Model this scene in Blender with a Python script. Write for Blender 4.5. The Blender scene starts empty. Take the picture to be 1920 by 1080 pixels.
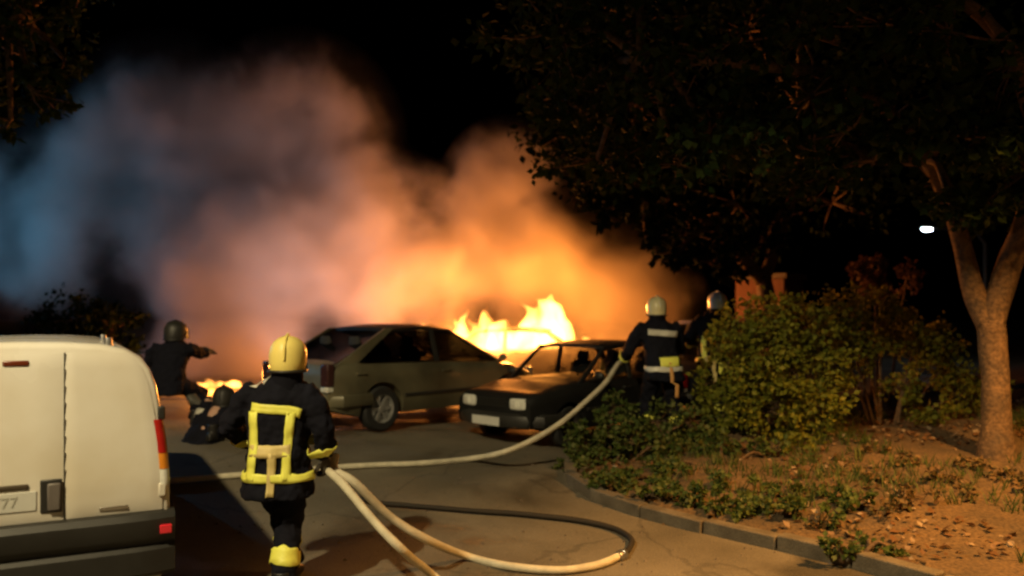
import bpy, bmesh, math, random
from mathutils import Vector, Matrix, noise as mnoise

# ------------------------------------------------------------------ camera, world, light, exposure
S = bpy.context.scene
COL = S.collection
random.seed(7)
CAMZ, FPX, EYE = 1.96, 1500.0, 600.0
cd = bpy.data.cameras.new('camera'); cam = bpy.data.objects.new('camera', cd); COL.objects.link(cam)
cam.location = (0, 0, CAMZ); cam.rotation_euler = (math.radians(90), 0, 0)
cd.sensor_width = 36; cd.lens = 36 * FPX / 1920; cd.shift_y = 60 / 1920
cd.clip_start = 0.05; cd.clip_end = 3000
cd.dof.use_dof = True; cd.dof.focus_distance = 6.2; cd.dof.aperture_fstop = .75
S.camera = cam
w = bpy.data.worlds.new('World'); S.world = w; w.use_nodes = True
wn = w.node_tree; bg = wn.nodes['Background']
sky = wn.nodes.new('ShaderNodeTexSky'); sky.sky_type = 'NISHITA'; sky.sun_disc = False
sky.sun_elevation = math.radians(-6); sky.sun_rotation = math.radians(200)
wn.links.new(sky.outputs[0], bg.inputs[0]); bg.inputs[1].default_value = 0.05
sl = bpy.data.lights.new('moon', 'SUN'); sl.energy = 0.008; sl.angle = math.radians(0.5); sl.color = (0.75, 0.85, 1)
so = bpy.data.objects.new('moon', sl); COL.objects.link(so); so.rotation_euler = (math.radians(35), 0, math.radians(-25))
S.view_settings.view_transform = 'Standard'; S.view_settings.look = 'None'
S.view_settings.exposure = 0; S.view_settings.gamma = 1; S.view_settings.use_curve_mapping = False
S.render.engine = 'CYCLES'
cy = S.cycles
cy.use_denoising = True; cy.max_bounces = 6; cy.volume_bounces = 2; cy.transparent_max_bounces = 12
cy.volume_step_rate = 1.0; cy.volume_max_steps = 256; cy.sample_clamp_indirect = 3
cy.filter_width = 2.4

# ------------------------------------------------------------------ helpers
def smooth(a, b, t):
    t = max(0.0, min(1.0, (t - a) / (b - a))); return t * t * (3 - 2 * t)
def lerp(a, b, t): return a + (b - a) * t
def interp(tab, x):
    if x <= tab[0][0]: return tab[0][1]
    for (a, va), (b, vb) in zip(tab, tab[1:]):
        if x <= b: return va + (vb - va) * (x - a) / (b - a)
    return tab[-1][1]
def sinterp(tab, x):
    if x <= tab[0][0]: return tab[0][1]
    for (a, va), (b, vb) in zip(tab, tab[1:]):
        if x <= b: return va + (vb - va) * smooth(a, b, x)
    return tab[-1][1]
KERB = [(-30, 30.0), (2, 5.2), (5, 3.5), (6.1, 2.85), (6.6, 2.4), (7, 1.95), (7.5, 1.35), (8.06, .85), (8.8, .58), (9.5, .62), (10.2, 1.1), (12, 2.8), (14, 4.8), (30, 20.8), (900, 700)]
def kerb_x(y): return interp(KERB, y)
def road_z(x, y):
    s = smooth(6.0, 10.5, y)
    xc = max(-5.0, min(1.5, x))
    return s * (0.40 - 0.06 * (xc + 1.8)) + 0.02 * max(0, min(y, 60) - 10.5)
def ground_z(x, y):
    z = road_z(x, y); k = kerb_x(y); d = (x - k) * 0.8
    if d <= 0: return z
    m = smooth(5.6, 8.5, y)
    nz = mnoise.noise((x * .9, y * .9, 3.1)) * .10 + mnoise.noise((x * 2.7, y * 2.7, 1.1)) * .035
    return z + 0.10 + m * 0.24 * smooth(0.1, 1.6, d) + nz * smooth(.1, .8, d) * (.25 + .75 * m) + m * .25 * smooth(2, 5, d)
def at(px, py, D): return Vector(((px - 960) / FPX * D, D, CAMZ + (EYE - py) / FPX * D))
def on_ground(px, py, lift=0.0):
    d = 3.0
    while d < 60:
        p = at(px, py, d)
        if p.z <= ground_z(p.x, p.y) + lift: return p
        d += 0.02
    return p

def link(o, parent=None):
    COL.objects.link(o)
    if parent is not None: o.parent = parent
    return o
def mesh_obj(name, verts, faces, mat, parent=None, flat=False):
    me = bpy.data.meshes.new(name); me.from_pydata([tuple(v) for v in verts], [], faces); me.update()
    if mat is not None: me.materials.append(mat)
    if not flat:
        me.polygons.foreach_set('use_smooth', [True] * len(me.polygons))
    return link(bpy.data.objects.new(name, me), parent)
def tag(o, label, cat, group=None):
    o['label'] = label; o['category'] = cat
    if group: o['group'] = group
    return o
def thing(name, label, cat, loc=(0, 0, 0), rz=0, group=None):
    o = link(bpy.data.objects.new(name, None)); o.location = loc; o.rotation_euler = (0, 0, rz)
    o.empty_display_size = .2
    return tag(o, label, cat, group)
class MB:
    """collects shapes of one part"""
    def __init__(s): s.v = []; s.f = []
    def add(s, v, f):
        b = len(s.v); s.v += [Vector(p) for p in v]; s.f += [tuple(i + b for i in q) for q in f]; return s
    def box(s, c, d, R=None):
        x, y, z = d[0] / 2, d[1] / 2, d[2] / 2
        v = [Vector((a, b, e)) for e in (-z, z) for b in (-y, y) for a in (-x, x)]
        if R is not None: v = [R @ p for p in v]
        c = Vector(c)
        return s.add([p + c for p in v], [(0, 2, 3, 1), (4, 5, 7, 6), (0, 1, 5, 4), (2, 6, 7, 3), (0, 4, 6, 2), (1, 3, 7, 5)])
    def tube(s, path, rad, n=10, ell=1.0, caps=True, up=None):
        P = [Vector(p) for p in path]; m = len(P)
        if not hasattr(rad, '__len__'): rad = [rad] * m
        rings = []; ref = Vector(up) if up else Vector((0.31, 0.2, 0.93))
        for i in range(m):
            t = (P[min(i + 1, m - 1)] - P[max(i - 1, 0)]).normalized()
            a = ref - t * ref.dot(t)
            if a.length < 1e-3: a = t.orthogonal()
            a.normalize(); b = t.cross(a); ref = a
            rings.append([P[i] + (a * math.cos(2 * math.pi * k / n) * ell + b * math.sin(2 * math.pi * k / n)) * rad[i] for k in range(n)])
        v = [p for r in rings for p in r]; f = []
        for i in range(m - 1):
            for k in range(n):
                k2 = (k + 1) % n; f.append((i * n + k, i * n + k2, (i + 1) * n + k2, (i + 1) * n + k))
        if caps: f.append(tuple(range(n - 1, -1, -1))); f.append(tuple((m - 1) * n + k for k in range(n)))
        return s.add(v, f)
    def rings(s, secs, n=20, power=2.0):
        """secs: (z, cx, cy, rx, ry) stacked closed sections"""
        v = []; f = []
        for (z, cx, cy_, rx, ry) in secs:
            for k in range(n):
                a = 2 * math.pi * k / n; c, q = math.cos(a), math.sin(a)
                e = 2 / power
                v.append((cx + rx * math.copysign(abs(c) ** e, c), cy_ + ry * math.copysign(abs(q) ** e, q), z))
        m = len(secs)
        for i in range(m - 1):
            for k in range(n):
                k2 = (k + 1) % n; f.append((i * n + k, i * n + k2, (i + 1) * n + k2, (i + 1) * n + k))
        f.append(tuple(range(n - 1, -1, -1))); f.append(tuple((m - 1) * n + k for k in range(n)))
        return s.add(v, f)
    def ball(s, c, r, n=14, m=9):
        r = (r, r, r) if not hasattr(r, '__len__') else r
        secs = []
        for i in range(m):
            a = math.pi * (i + .35) / (m - .3) - math.pi / 2
            secs.append((c[2] + math.sin(a) * r[2], c[0], c[1], math.cos(a) * r[0], math.cos(a) * r[1]))
        return s.rings(secs, n)
    def lathe(s, prof, n=28, axis='y', c=(0, 0, 0)):
        """prof: (radius, offset along axis) open profile"""
        v = []; f = []; c = Vector(c)
        for (r, o) in prof:
            for k in range(n):
                a = 2 * math.pi * k / n
                p = (r * math.cos(a), o, r * math.sin(a)) if axis == 'y' else (r * math.cos(a), r * math.sin(a), o)
                v.append(Vector(p) + c)
        for i in range(len(prof) - 1):
            for k in range(n):
                k2 = (k + 1) % n; f.append((i * n + k, i * n + k2, (i + 1) * n + k2, (i + 1) * n + k))
        return s.add(v, f)
    def plate(s, pts, th):
        """flat polygon with thickness along its normal"""
        P = [Vector(p) for p in pts]; n = (P[1] - P[0]).cross(P[2] - P[0]).normalized() * th / 2; m = len(P)
        return s.add([p + n for p in P] + [p - n for p in P], [tuple(range(m)), tuple(range(2 * m - 1, m - 1, -1))] +
                     [(i, i + m, (i + 1) % m + m, (i + 1) % m) for i in range(m)])
    def xf(s, M): s.v = [M @ p for p in s.v]; return s
    def build(s, name, mat, parent=None, flat=False, bevel=0, sharp=40):
        o = mesh_obj(name, s.v, s.f, mat, parent, flat)
        bm = bmesh.new(); bm.from_mesh(o.data); bmesh.ops.recalc_face_normals(bm, faces=bm.faces[:]); 
        for e in bm.edges:
            if len(e.link_faces) == 2 and e.calc_face_angle(0) > math.radians(sharp): e.smooth = False
        bm.to_mesh(o.data); bm.free()
        if bevel:
            b = o.modifiers.new('bevel', 'BEVEL'); b.width = bevel; b.segments = 2; b.limit_method = 'ANGLE'; b.angle_limit = math.radians(35)
        return o
def remesh(o, vox, it=4, fac=.5):
    r = o.modifiers.new('remesh', 'REMESH'); r.mode = 'VOXEL'; r.voxel_size = vox; r.use_smooth_shade = True
    if it:
        s_ = o.modifiers.new('smooth', 'SMOOTH'); s_.iterations = it; s_.factor = fac
    return o
def spline(pts, n=8):
    P = [Vector(p) for p in pts]; out = []
    for i in range(len(P) - 1):
        p0, p1, p2, p3 = P[max(i - 1, 0)], P[i], P[i + 1], P[min(i + 2, len(P) - 1)]
        for k in range(n):
            t = k / n
            out.append(.5 * ((2 * p1) + (p2 - p0) * t + (2 * p0 - 5 * p1 + 4 * p2 - p3) * t * t + (3 * p1 - p0 - 3 * p2 + p3) * t ** 3))
    out.append(P[-1]); return out

# ------------------------------------------------------------------ materials
MATS = {}
def mat(name, col, rough=.6, metal=0.0, var=.25, scale=6.0, bump=0.0, bscale=40.0, col2=None, spec=.5, coat=0.0, fine=0.0):
    if name in MATS: return MATS[name]
    m = bpy.data.materials.new(name); m.use_nodes = True; MATS[name] = m
    nt = m.node_tree; N = nt.nodes; L = nt.links; b = N['Principled BSDF']
    b.inputs['Roughness'].default_value = rough; b.inputs['Metallic'].default_value = metal
    b.inputs['Specular IOR Level'].default_value = spec; b.inputs['Coat Weight'].default_value = coat
    tc = N.new('ShaderNodeTexCoord')
    nz = N.new('ShaderNodeTexNoise'); nz.inputs['Scale'].default_value = scale; nz.inputs['Detail'].default_value = 5
    L.new(tc.outputs['Object'], nz.inputs['Vector'])
    cr = N.new('ShaderNodeValToRGB'); cr.color_ramp.elements[0].position = .3; cr.color_ramp.elements[1].position = .72
    c2 = col2 or tuple(c * (1 - var) for c in col)
    cr.color_ramp.elements[0].color = (*c2, 1); cr.color_ramp.elements[1].color = (*col, 1)
    L.new(nz.outputs['Fac'], cr.inputs['Fac'])
    out = cr.outputs['Color']
    if fine:
        n3 = N.new('ShaderNodeTexNoise'); n3.inputs['Scale'].default_value = bscale * 2; n3.inputs['Detail'].default_value = 2
        L.new(tc.outputs['Object'], n3.inputs['Vector'])
        mr = N.new('ShaderNodeMapRange'); mr.inputs[1].default_value = .3; mr.inputs[2].default_value = .7
        mr.inputs[3].default_value = 1 - fine; mr.inputs[4].default_value = 1 + fine
        L.new(n3.outputs['Fac'], mr.inputs[0])
        mx = N.new('ShaderNodeMix'); mx.data_type = 'RGBA'; mx.blend_type = 'MULTIPLY'; mx.inputs[0].default_value = 1
        L.new(out, mx.inputs[6]); L.new(mr.outputs[0], mx.inputs[7]); out = mx.outputs[2]
    L.new(out, b.inputs['Base Color'])
    rr = N.new('ShaderNodeMapRange'); rr.inputs[3].default_value = max(0, rough - .12); rr.inputs[4].default_value = min(1, rough + .12)
    L.new(nz.outputs['Fac'], rr.inputs[0]); L.new(rr.outputs[0], b.inputs['Roughness'])
    if bump:
        n2 = N.new('ShaderNodeTexNoise'); n2.inputs['Scale'].default_value = bscale; n2.inputs['Detail'].default_value = 4
        L.new(tc.outputs['Object'], n2.inputs['Vector'])
        bp = N.new('ShaderNodeBump'); bp.inputs['Strength'].default_value = bump; bp.inputs['Distance'].default_value = .02
        L.new(n2.outputs['Fac'], bp.inputs['Height']); L.new(bp.outputs['Normal'], b.inputs['Normal'])
    return m
def emit(name, col, s):
    if name in MATS: return MATS[name]
    m = bpy.data.materials.new(name); m.use_nodes = True; MATS[name] = m
    b = m.node_tree.nodes['Principled BSDF']; b.inputs['Base Color'].default_value = (*col, 1)
    b.inputs['Emission Color'].default_value = (*col, 1); b.inputs['Emission Strength'].default_value = s
    return m
def glass(name, tint=(.5, .5, .5), refl=.8):
    if name in MATS: return MATS[name]
    m = bpy.data.materials.new(name); m.use_nodes = True; MATS[name] = m
    nt = m.node_tree; N = nt.nodes; L = nt.links; N.remove(N['Principled BSDF'])
    t = N.new('ShaderNodeBsdfTransparent'); t.inputs[0].default_value = (*tint, 1)
    g = N.new('ShaderNodeBsdfGlossy'); g.inputs['Roughness'].default_value = .06
    lw = N.new('ShaderNodeLayerWeight'); lw.inputs[0].default_value = .5
    f = N.new('ShaderNodeMath'); f.operation = 'POWER'; f.inputs[1].default_value = 4.0; L.new(lw.outputs['Facing'], f.inputs[0])
    fa = N.new('ShaderNodeMath'); fa.operation = 'ADD'; fa.inputs[1].default_value = .04; L.new(f.outputs[0], fa.inputs[0]); f = fa
    fm = N.new('ShaderNodeMath'); fm.operation = 'MULTIPLY'; fm.inputs[1].default_value = refl; L.new(f.outputs[0], fm.inputs[0])
    mx = N.new('ShaderNodeMixShader'); L.new(fm.outputs[0], mx.inputs[0]); L.new(t.outputs[0], mx.inputs[1]); L.new(g.outputs[0], mx.inputs[2])
    L.new(mx.outputs[0], N['Material Output'].inputs['Surface'])
    return m
def leaf_mat(name, cols, trans=.35, rough=.6, spec=.2):
    m = bpy.data.materials.new(name); m.use_nodes = True
    nt = m.node_tree; N = nt.nodes; L = nt.links; b = N['Principled BSDF']; b.inputs['Roughness'].default_value = rough
    b.inputs['Specular IOR Level'].default_value = spec
    g = N.new('ShaderNodeNewGeometry'); cr = N.new('ShaderNodeValToRGB'); e = cr.color_ramp.elements
    e[0].color = (*cols[0], 1); e[1].color = (*cols[-1], 1)
    for i, c in enumerate(cols[1:-1]):
        q = e.new((i + 1) / (len(cols) - 1)); q.color = (*c, 1)
    L.new(g.outputs['Random Per Island'], cr.inputs['Fac']); L.new(cr.outputs[0], b.inputs['Base Color'])
    t = N.new('ShaderNodeBsdfTranslucent'); L.new(cr.outputs[0], t.inputs[0])
    mx = N.new('ShaderNodeMixShader'); mx.inputs[0].default_value = trans
    L.new(b.outputs[0], mx.inputs[1]); L.new(t.outputs[0], mx.inputs[2]); L.new(mx.outputs[0], N['Material Output'].inputs['Surface'])
    return m

M_asphalt = mat('asphalt', (.17, .145, .105), .75, var=.4, scale=.9, bump=.5, bscale=60, fine=.35, col2=(.085, .072, .05))
def weather_road(m):
    nt = m.node_tree; N = nt.nodes; L = nt.links; b = N['Principled BSDF']
    tc = N.new('ShaderNodeTexCoord'); nz = N.new('ShaderNodeTexNoise'); nz.inputs['Scale'].default_value = .55; nz.inputs['Detail'].default_value = 4; nz.inputs['Distortion'].default_value = .6
    L.new(tc.outputs['Object'], nz.inputs['Vector'])
    wet = N.new('ShaderNodeMapRange'); wet.interpolation_type = 'SMOOTHSTEP'; wet.inputs[1].default_value = .52; wet.inputs[2].default_value = .66; L.new(nz.outputs['Fac'], wet.inputs[0])
    vo = N.new('ShaderNodeTexVoronoi'); vo.feature = 'DISTANCE_TO_EDGE'; vo.inputs['Scale'].default_value = .45
    nd = N.new('ShaderNodeTexNoise'); nd.inputs['Scale'].default_value = 1.6; nd.inputs['Detail'].default_value = 4; L.new(tc.outputs['Object'], nd.inputs['Vector'])
    ad = N.new('ShaderNodeVectorMath'); ad.operation = 'ADD'; L.new(tc.outputs['Object'], ad.inputs[0]); L.new(nd.outputs['Color'], ad.inputs[1]); L.new(ad.outputs[0], vo.inputs['Vector'])
    cr = N.new('ShaderNodeMapRange'); cr.inputs[1].default_value = .004; cr.inputs[2].default_value = .014; cr.inputs[3].default_value = .72; L.new(vo.outputs['Distance'], cr.inputs[0])
    old = b.inputs['Base Color'].links[0].from_socket
    def mul(a, fac_socket):
        mx = N.new('ShaderNodeMix'); mx.data_type = 'RGBA'; mx.blend_type = 'MULTIPLY'; mx.inputs[0].default_value = 1; L.new(a, mx.inputs[6]); L.new(fac_socket, mx.inputs[7]); return mx.outputs[2]
    wd = N.new('ShaderNodeMapRange'); wd.inputs[3].default_value = 1; wd.inputs[4].default_value = .55; L.new(wet.outputs[0], wd.inputs[0])
    L.new(mul(mul(old, cr.outputs[0]), wd.outputs[0]), b.inputs['Base Color'])
    rg = N.new('ShaderNodeMapRange'); rg.inputs[3].default_value = .78; rg.inputs[4].default_value = .26; L.new(wet.outputs[0], rg.inputs[0]); L.new(rg.outputs[0], b.inputs['Roughness'])
weather_road(M_asphalt)
M_dirt = mat('dirt', (.12, .070, .028), .9, scale=1.6, bump=.9, bscale=18, fine=.45, col2=(.05, .034, .017))
M_kerb = mat('kerb_concrete', (.14, .115, .08), .85, scale=5, col2=(.07, .055, .035), bump=.4, bscale=50, fine=.25)
M_white = mat('van_white', (.80, .79, .76), .26, scale=1.3, col2=(.62, .57, .47), coat=.4)
M_black_pl = mat('black_plastic', (.025, .024, .022), .5, bump=.1, bscale=200)
M_rubber = mat('rubber', (.018, .018, .018), .75)
M_silver = mat('silver_paint', (.21, .195, .12), .4, metal=.25, scale=.9, coat=.3, col2=(.035, .03, .02))
M_dark = mat('dark_paint', (.012, .012, .012), .55, var=.3, scale=3, coat=.0, spec=.3)
M_navy = mat('navy_paint', (.02, .024, .04), .32, var=.3, scale=3, coat=.3)
M_char = mat('charred', (.045, .035, .03), .85, col2=(.012, .01, .01), scale=5, bump=.5, bscale=25)
M_rim = mat('rim_alloy', (.55, .55, .54), .35, metal=.7, scale=12)
M_chrome = mat('chrome', (.7, .7, .7), .18, metal=1.0, var=.1)
M_lens = mat('lamp_lens', (.72, .72, .66), .12, var=.2, scale=30, coat=.5)
M_red = mat('red_lens', (.45, .02, .015), .2, coat=.5)
M_redrefl = mat('red_reflector', (.8, .03, .05), .15, coat=.6, var=.1)
M_amber = mat('amber_lens', (.8, .28, .03), .2, coat=.5)
M_plate = mat('plate_white', (.62, .62, .58), .45, var=.1)
M_ink = mat('ink', (.10, .10, .09), .6)
M_cloth = mat('turnout_cloth', (.008, .0085, .016), .9, var=.4, scale=7, bump=.25, bscale=220, spec=.15)
M_hivis = mat('hivis_yellow', (.88, .90, .15), .5, scale=9, col2=(.72, .70, .11), bump=.15, bscale=150)
M_hiwhite = mat('reflective_grey', (.62, .60, .52), .4, var=.15)
M_helmet = mat('helmet_yellow', (.86, .71, .20), .45, var=.10, coat=.2)
M_helmetw = mat('helmet_pale', (.80, .72, .42), .3, var=.08, coat=.5)
M_helmett = mat('helmet_white', (.62, .72, .68), .3, var=.08, coat=.5)
M_skin = mat('skin', (.5, .3, .21), .55, var=.12)
M_glove = mat('glove', (.06, .05, .04), .8, bump=.3, bscale=90)
M_boot = mat('boot', (.016, .015, .014), .5)
M_hose = mat('hose_canvas', (.68, .62, .46), .7, var=.3, scale=9, bump=.5, bscale=160, fine=.15)
M_hosedark = mat('hose_shadow_dark', (.022, .016, .010), .75, var=.35, scale=9, bump=.4, bscale=160)  # near-black tone for the strand modelled as a hose shadow
M_steel = mat('steel', (.4, .4, .4), .35, metal=.9)
M_bark = mat('bark', (.15, .085, .037), .9, scale=4, bump=1.0, bscale=14, fine=.45, col2=(.06, .038, .02))
M_brick = mat('brick_render', (.13, .055, .03), .85, scale=4, bump=.3, bscale=30, fine=.2)
M_pole = mat('pole_paint', (.06, .065, .06), .6, scale=4)
M_seat = mat('seat_fabric', (.03, .03, .032), .9)
M_glass = glass('car_glass', (.55, .57, .55))
M_glassd = glass('car_glass_dark', (.06, .065, .065), .45)
M_gred = mat('engine_red', (.35, .02, .02), .3, coat=.4)

# ------------------------------------------------------------------ ground, road, kerb
def axis(lo, hi, step, far):
    a = []; x = lo
    while x <= hi + 1e-6: a.append(x); x += step
    l = []; d = step; x = lo
    while x > -far: d *= 1.5; x -= d; l.append(x)
    r = []; d = step; x = a[-1]
    while x < far: d *= 1.5; x += d; r.append(x)
    return l[::-1] + a + r
gx = axis(-9, 10, .14, 900); gy = axis(2.5, 18, .14, 900)
gv = []
for y in gy:
    for x in gx:
        z = ground_z(x, y)
        if x < kerb_x(y) + .17: z = road_z(x, y) - .03
        gv.append((x, y, z))
nx = len(gx)
gf = [(j * nx + i, j * nx + i + 1, (j + 1) * nx + i + 1, (j + 1) * nx + i) for j in range(len(gy) - 1) for i in range(nx - 1)]
g = mesh_obj('ground', gv, gf, M_dirt); g['kind'] = 'structure'
ry = axis(-2, 20, .2, 60); ry = [y for y in ry if -20 < y < 60]
rv = []; rf = []; NC = 46
for y in ry:
    k = kerb_x(y) + .01
    for i in range(NC):
        t = i / (NC - 1); x = lerp(-16, k, t); rv.append((x, y, road_z(x, y) + .004))
rf = [(j * NC + i, j * NC + i + 1, (j + 1) * NC + i + 1, (j + 1) * NC + i) for j in range(len(ry) - 1) for i in range(NC - 1)]
g = mesh_obj('road', rv, rf, M_asphalt); g['kind'] = 'structure'
kb = link(bpy.data.objects.new('kerb', None)); kb['kind'] = 'structure'
path = []; y = 3.0
while y < 17: path.append(Vector((kerb_x(y), y, 0))); y += .05
acc = 0; start = path[0]; segs = []
for a, b in zip(path, path[1:]):
    acc += (b - a).length
    if acc > .62: segs.append((start, b)); start = b; acc = 0
for (a, b) in segs:
    d = (b - a); ln = d.length - .012; c = (a + b) / 2; ang = math.atan2(d.y, d.x)
    c.x += math.sin(ang) * .06; c.y -= math.cos(ang) * .06
    z = road_z(c.x, c.y); tilt = math.atan2(road_z(b.x, b.y) - road_z(a.x, a.y), d.length)
    mb = MB().box((0, 0, 0), (ln, .14, .34))
    R = Matrix.Rotation(ang + random.uniform(-.03, .03), 4, 'Z') @ Matrix.Rotation(-tilt, 4, 'Y') @ Matrix.Rotation(random.uniform(-.03, .03), 4, 'X')
    mb.xf(Matrix.Translation((c.x, c.y, z - .045 + random.uniform(-.012, .012))) @ R)
    mb.build('kerb_stone', M_kerb, kb, bevel=.014)

# ------------------------------------------------------------------ cars
def text_mesh(txt, size, mtx, material, parent, name='plate_lettering'):
    cu = bpy.data.curves.new(name, 'FONT'); cu.body = txt; cu.size = size; cu.align_x = 'CENTER'; cu.align_y = 'CENTER'; cu.extrude = .0015
    cu.materials.append(material)
    tmp = bpy.data.objects.new(name, cu); COL.objects.link(tmp)
    dg = bpy.context.evaluated_depsgraph_get(); me = bpy.data.meshes.new_from_object(tmp.evaluated_get(dg))
    bpy.data.objects.remove(tmp)
    o = link(bpy.data.objects.new(name, me), parent); o.matrix_local = mtx
    return o
def wheel(parent, x, y, r, wdt, side, spokes=6, rim_mat=None):
    e = link(bpy.data.objects.new('wheel', None), parent); e.location = (x, y, r); e.empty_display_size = .1
    h = wdt / 2
    t = MB().lathe([(r * .62, -h), (r * .9, -h), (r * .985, -h * .72), (r, -h * .3), (r, h * .3), (r * .985, h * .72), (r * .9, h), (r * .62, h)], 30)
    t.build('tyre', M_rubber, e)
    rm = MB().lathe([(r * .64, h * .98), (r * .60, h * .9), (r * .57, h * .25)], 30)
    rm.lathe([(r * .16, h * .7), (r * .15, h * .82), (.001, h * .84)], 16)
    rm.lathe([(r * .60, h * .2), (.001, h * .16)], 30)
    for k in range(spokes):
        a = 2 * math.pi * k / spokes
        R = Matrix.Rotation(a, 3, 'Y')
        c = R @ Vector((r * .36, h * .6, 0))
        rm.box(c, (r * .50, h * .3, r * .15), R)
    if side < 0: rm.xf(Matrix.Rotation(math.pi, 4, 'Z'))
    rm.build('rim', rim_mat or M_rim, e)
def pane(parent, name, quad, bulge, material, nu=8, nv=5):
    """curved glass sheet from 4 corners (bottom l, bottom r, top r, top l)"""
    a, b, c, d = [Vector(p) for p in quad]; n = (b - a).cross(d - a).normalized()
    v = []; f = []
    for j in range(nv):
        for i in range(nu):
            u, t = i / (nu - 1), j / (nv - 1)
            p = a.lerp(b, u).lerp(d.lerp(c, u), t)
            v.append(p + n * bulge * (1 - (2 * u - 1) ** 2) * (.6 + .4 * (1 - (2 * t - 1) ** 2)))
    for j in range(nv - 1):
        for i in range(nu - 1): f.append((j * nu + i, j * nu + i + 1, (j + 1) * nu + i + 1, (j + 1) * nu + i))
    return mesh_obj(name, v, f, material, parent)
def make_car(root, P):
    L, W, H = P['L'], P['W'], P['H']; hw = W / 2; paint = P['paint']; gl = P.get('glass', M_glass)
    xf, xr = P['xf'], P['xr']; ra = P['rw'] + .055; zc = P['rw']; sill = P.get('sill', .2)
    xs = sorted(set([round(-L / 2 + L * i / 60, 4) for i in range(61)] + [round(xw + ra * math.cos(math.pi * k / 14), 4) for xw in (xf, xr) for k in range(15)] +
                    [round(xw + s * (ra + .004), 4) for xw in (xf, xr) for s in (-1, 1)]))
    xs = [x for x in xs if -L / 2 <= x <= L / 2]
    rows = [(.0, .86, 1), (.0, .955, 0), (.10, .985, 0), (.30, 1.0, 0), (.50, 1.0, 0), (.62, .99, 0), (.72, .995, 0), (.86, .97, 0), (.95, .93, 0), (.99, .86, 0), (1.01, .70, 0), (1.03, .35, 0), (1.035, 0, 0)]
    verts = []; nr = len(rows)
    for x in xs:
        top = sinterp(P['top'], x); b0 = interp(P.get('bot', [(-9, sill), (9, sill)]), x)
        e = min((x + L / 2) / .42, 1); e2 = min((L / 2 - x) / .5, 1)
        wd = hw * (P.get('rearw', .86) + (1 - P.get('rearw', .86)) * math.sin(e * math.pi / 2)) * (P.get('frontw', .84) + (1 - P.get('frontw', .84)) * math.sin(e2 * math.pi / 2))
        arch = 0
        for xw in (xf, xr):
            if abs(x - xw) < ra: arch = max(arch, zc + math.sqrt(ra * ra - (x - xw) ** 2) * .98)
        bot = max(b0, arch); half = []
        for k, (t, wf, _) in enumerate(rows):
            z = b0 + (top - b0) * t
            half.append((wd * wf, max(z, bot + .002 * k)))
        for (yy, z) in half: verts.append((x, -yy, z))
        for (yy, z) in half[-2::-1]: verts.append((x, yy, z))
    n = 2 * nr - 1; faces = []
    for i in range(len(xs) - 1):
        for k in range(n):
            k2 = (k + 1) % n; faces.append((i * n + k, i * n + k2, (i + 1) * n + k2, (i + 1) * n + k))
    faces.append(tuple(range(n))); faces.append(tuple(range((len(xs) - 1) * n + n - 1, (len(xs) - 1) * n - 1, -1)))
    MB().add(verts, faces).build('body', paint, root, sharp=32)
    # greenhouse
    x0, x1, x2, x3 = P['gh']; wb, wr = P.get('wb', .455) * W, P.get('wr', .375) * W
    zt = H - .035
    zb = lambda x: sinterp(P['top'], x) - .015
    A = {}
    for s in (-1, 1):
        A['a', s] = Vector((x0, s * wb * .93, zb(x0))); A['b', s] = Vector((x1, s * wr, zt - .015))
        A['c', s] = Vector((x2, s * wr, zt)); A['d', s] = Vector((x3, s * wb * .92, zb(x3)))
    xB = P.get('xB', (x0 + x2) / 2 - .1)
    def side_pt(x, t, s): return Vector((x, s * lerp(wb, wr, t), lerp(zb(x), zt, t)))
    rf = MB(); v = []; f = []; NU, NV = 13, 9
    for j in range(NV):
        t = j / (NV - 1); yy = (2 * t - 1)
        for i in range(NU):
            u = i / (NU - 1); x = lerp(x1 + .02, x2 - .02, u)
            v.append((x + (.05 * (1 - yy * yy) * (1 if u < .5 else -1) * abs(2 * u - 1) ** 3) * (1), yy * (wr + .012), zt + .045 * (1 - yy ** 4) + .035 * math.sin(u * math.pi) - .02 - .012 * (abs(2 * u - 1) ** 4)))
    for j in range(NV - 1):
        for i in range(NU - 1): f.append((j * NU + i, j * NU + i + 1, (j + 1) * NU + i + 1, (j + 1) * NU + i))
    m0 = len(v); v2 = [(a, b, c - .05) for (a, b, c) in v]
    f2 = [tuple(i + m0 for i in q[::-1]) for q in f]
    edge = [i for i in range(NU)] + [(j + 1) * NU - 1 for j in range(1, NV)] + [NV * NU - 1 - i for i in range(1, NU)] + [j * NU for j in range(NV - 2, 0, -1)]
    f3 = [(edge[i], edge[(i + 1) % len(edge)], edge[(i + 1) % len(edge)] + m0, edge[i] + m0) for i in range(len(edge))]
    rf.add(v + v2, f + f2 + f3); rf.build('roof', P.get('roofmat', paint), root, sharp=50)
    for s in (-1, 1):
        def bar(p, q, w0, w1, th=.045):
            ex = Vector((1, 0, 0)); n = Vector((0, s * th / 2, 0)); mb = MB()
            o_ = [p - ex * w0 / 2, p + ex * w0 / 2, q + ex * w1 / 2, q - ex * w1 / 2]
            mb.add([a + n for a in o_] + [a - n for a in o_], [(0, 1, 2, 3), (7, 6, 5, 4), (0, 4, 5, 1), (1, 5, 6, 2), (2, 6, 7, 3), (3, 7, 4, 0)])
            return mb
        bar(A['a', s], A['b', s], .10, .07).build('pillar', paint, root, bevel=.008)
        bar(side_pt(xB, 0, s), side_pt(xB, 1, s), .09, .07, .03).build('pillar', M_black_pl, root)
        bar(A['d', s] + Vector((.5 * P.get('cp', .22), 0, 0)), A['c', s], P.get('cp', .22), P.get('cpt', .14)).build('pillar', paint, root, bevel=.008)
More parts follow.
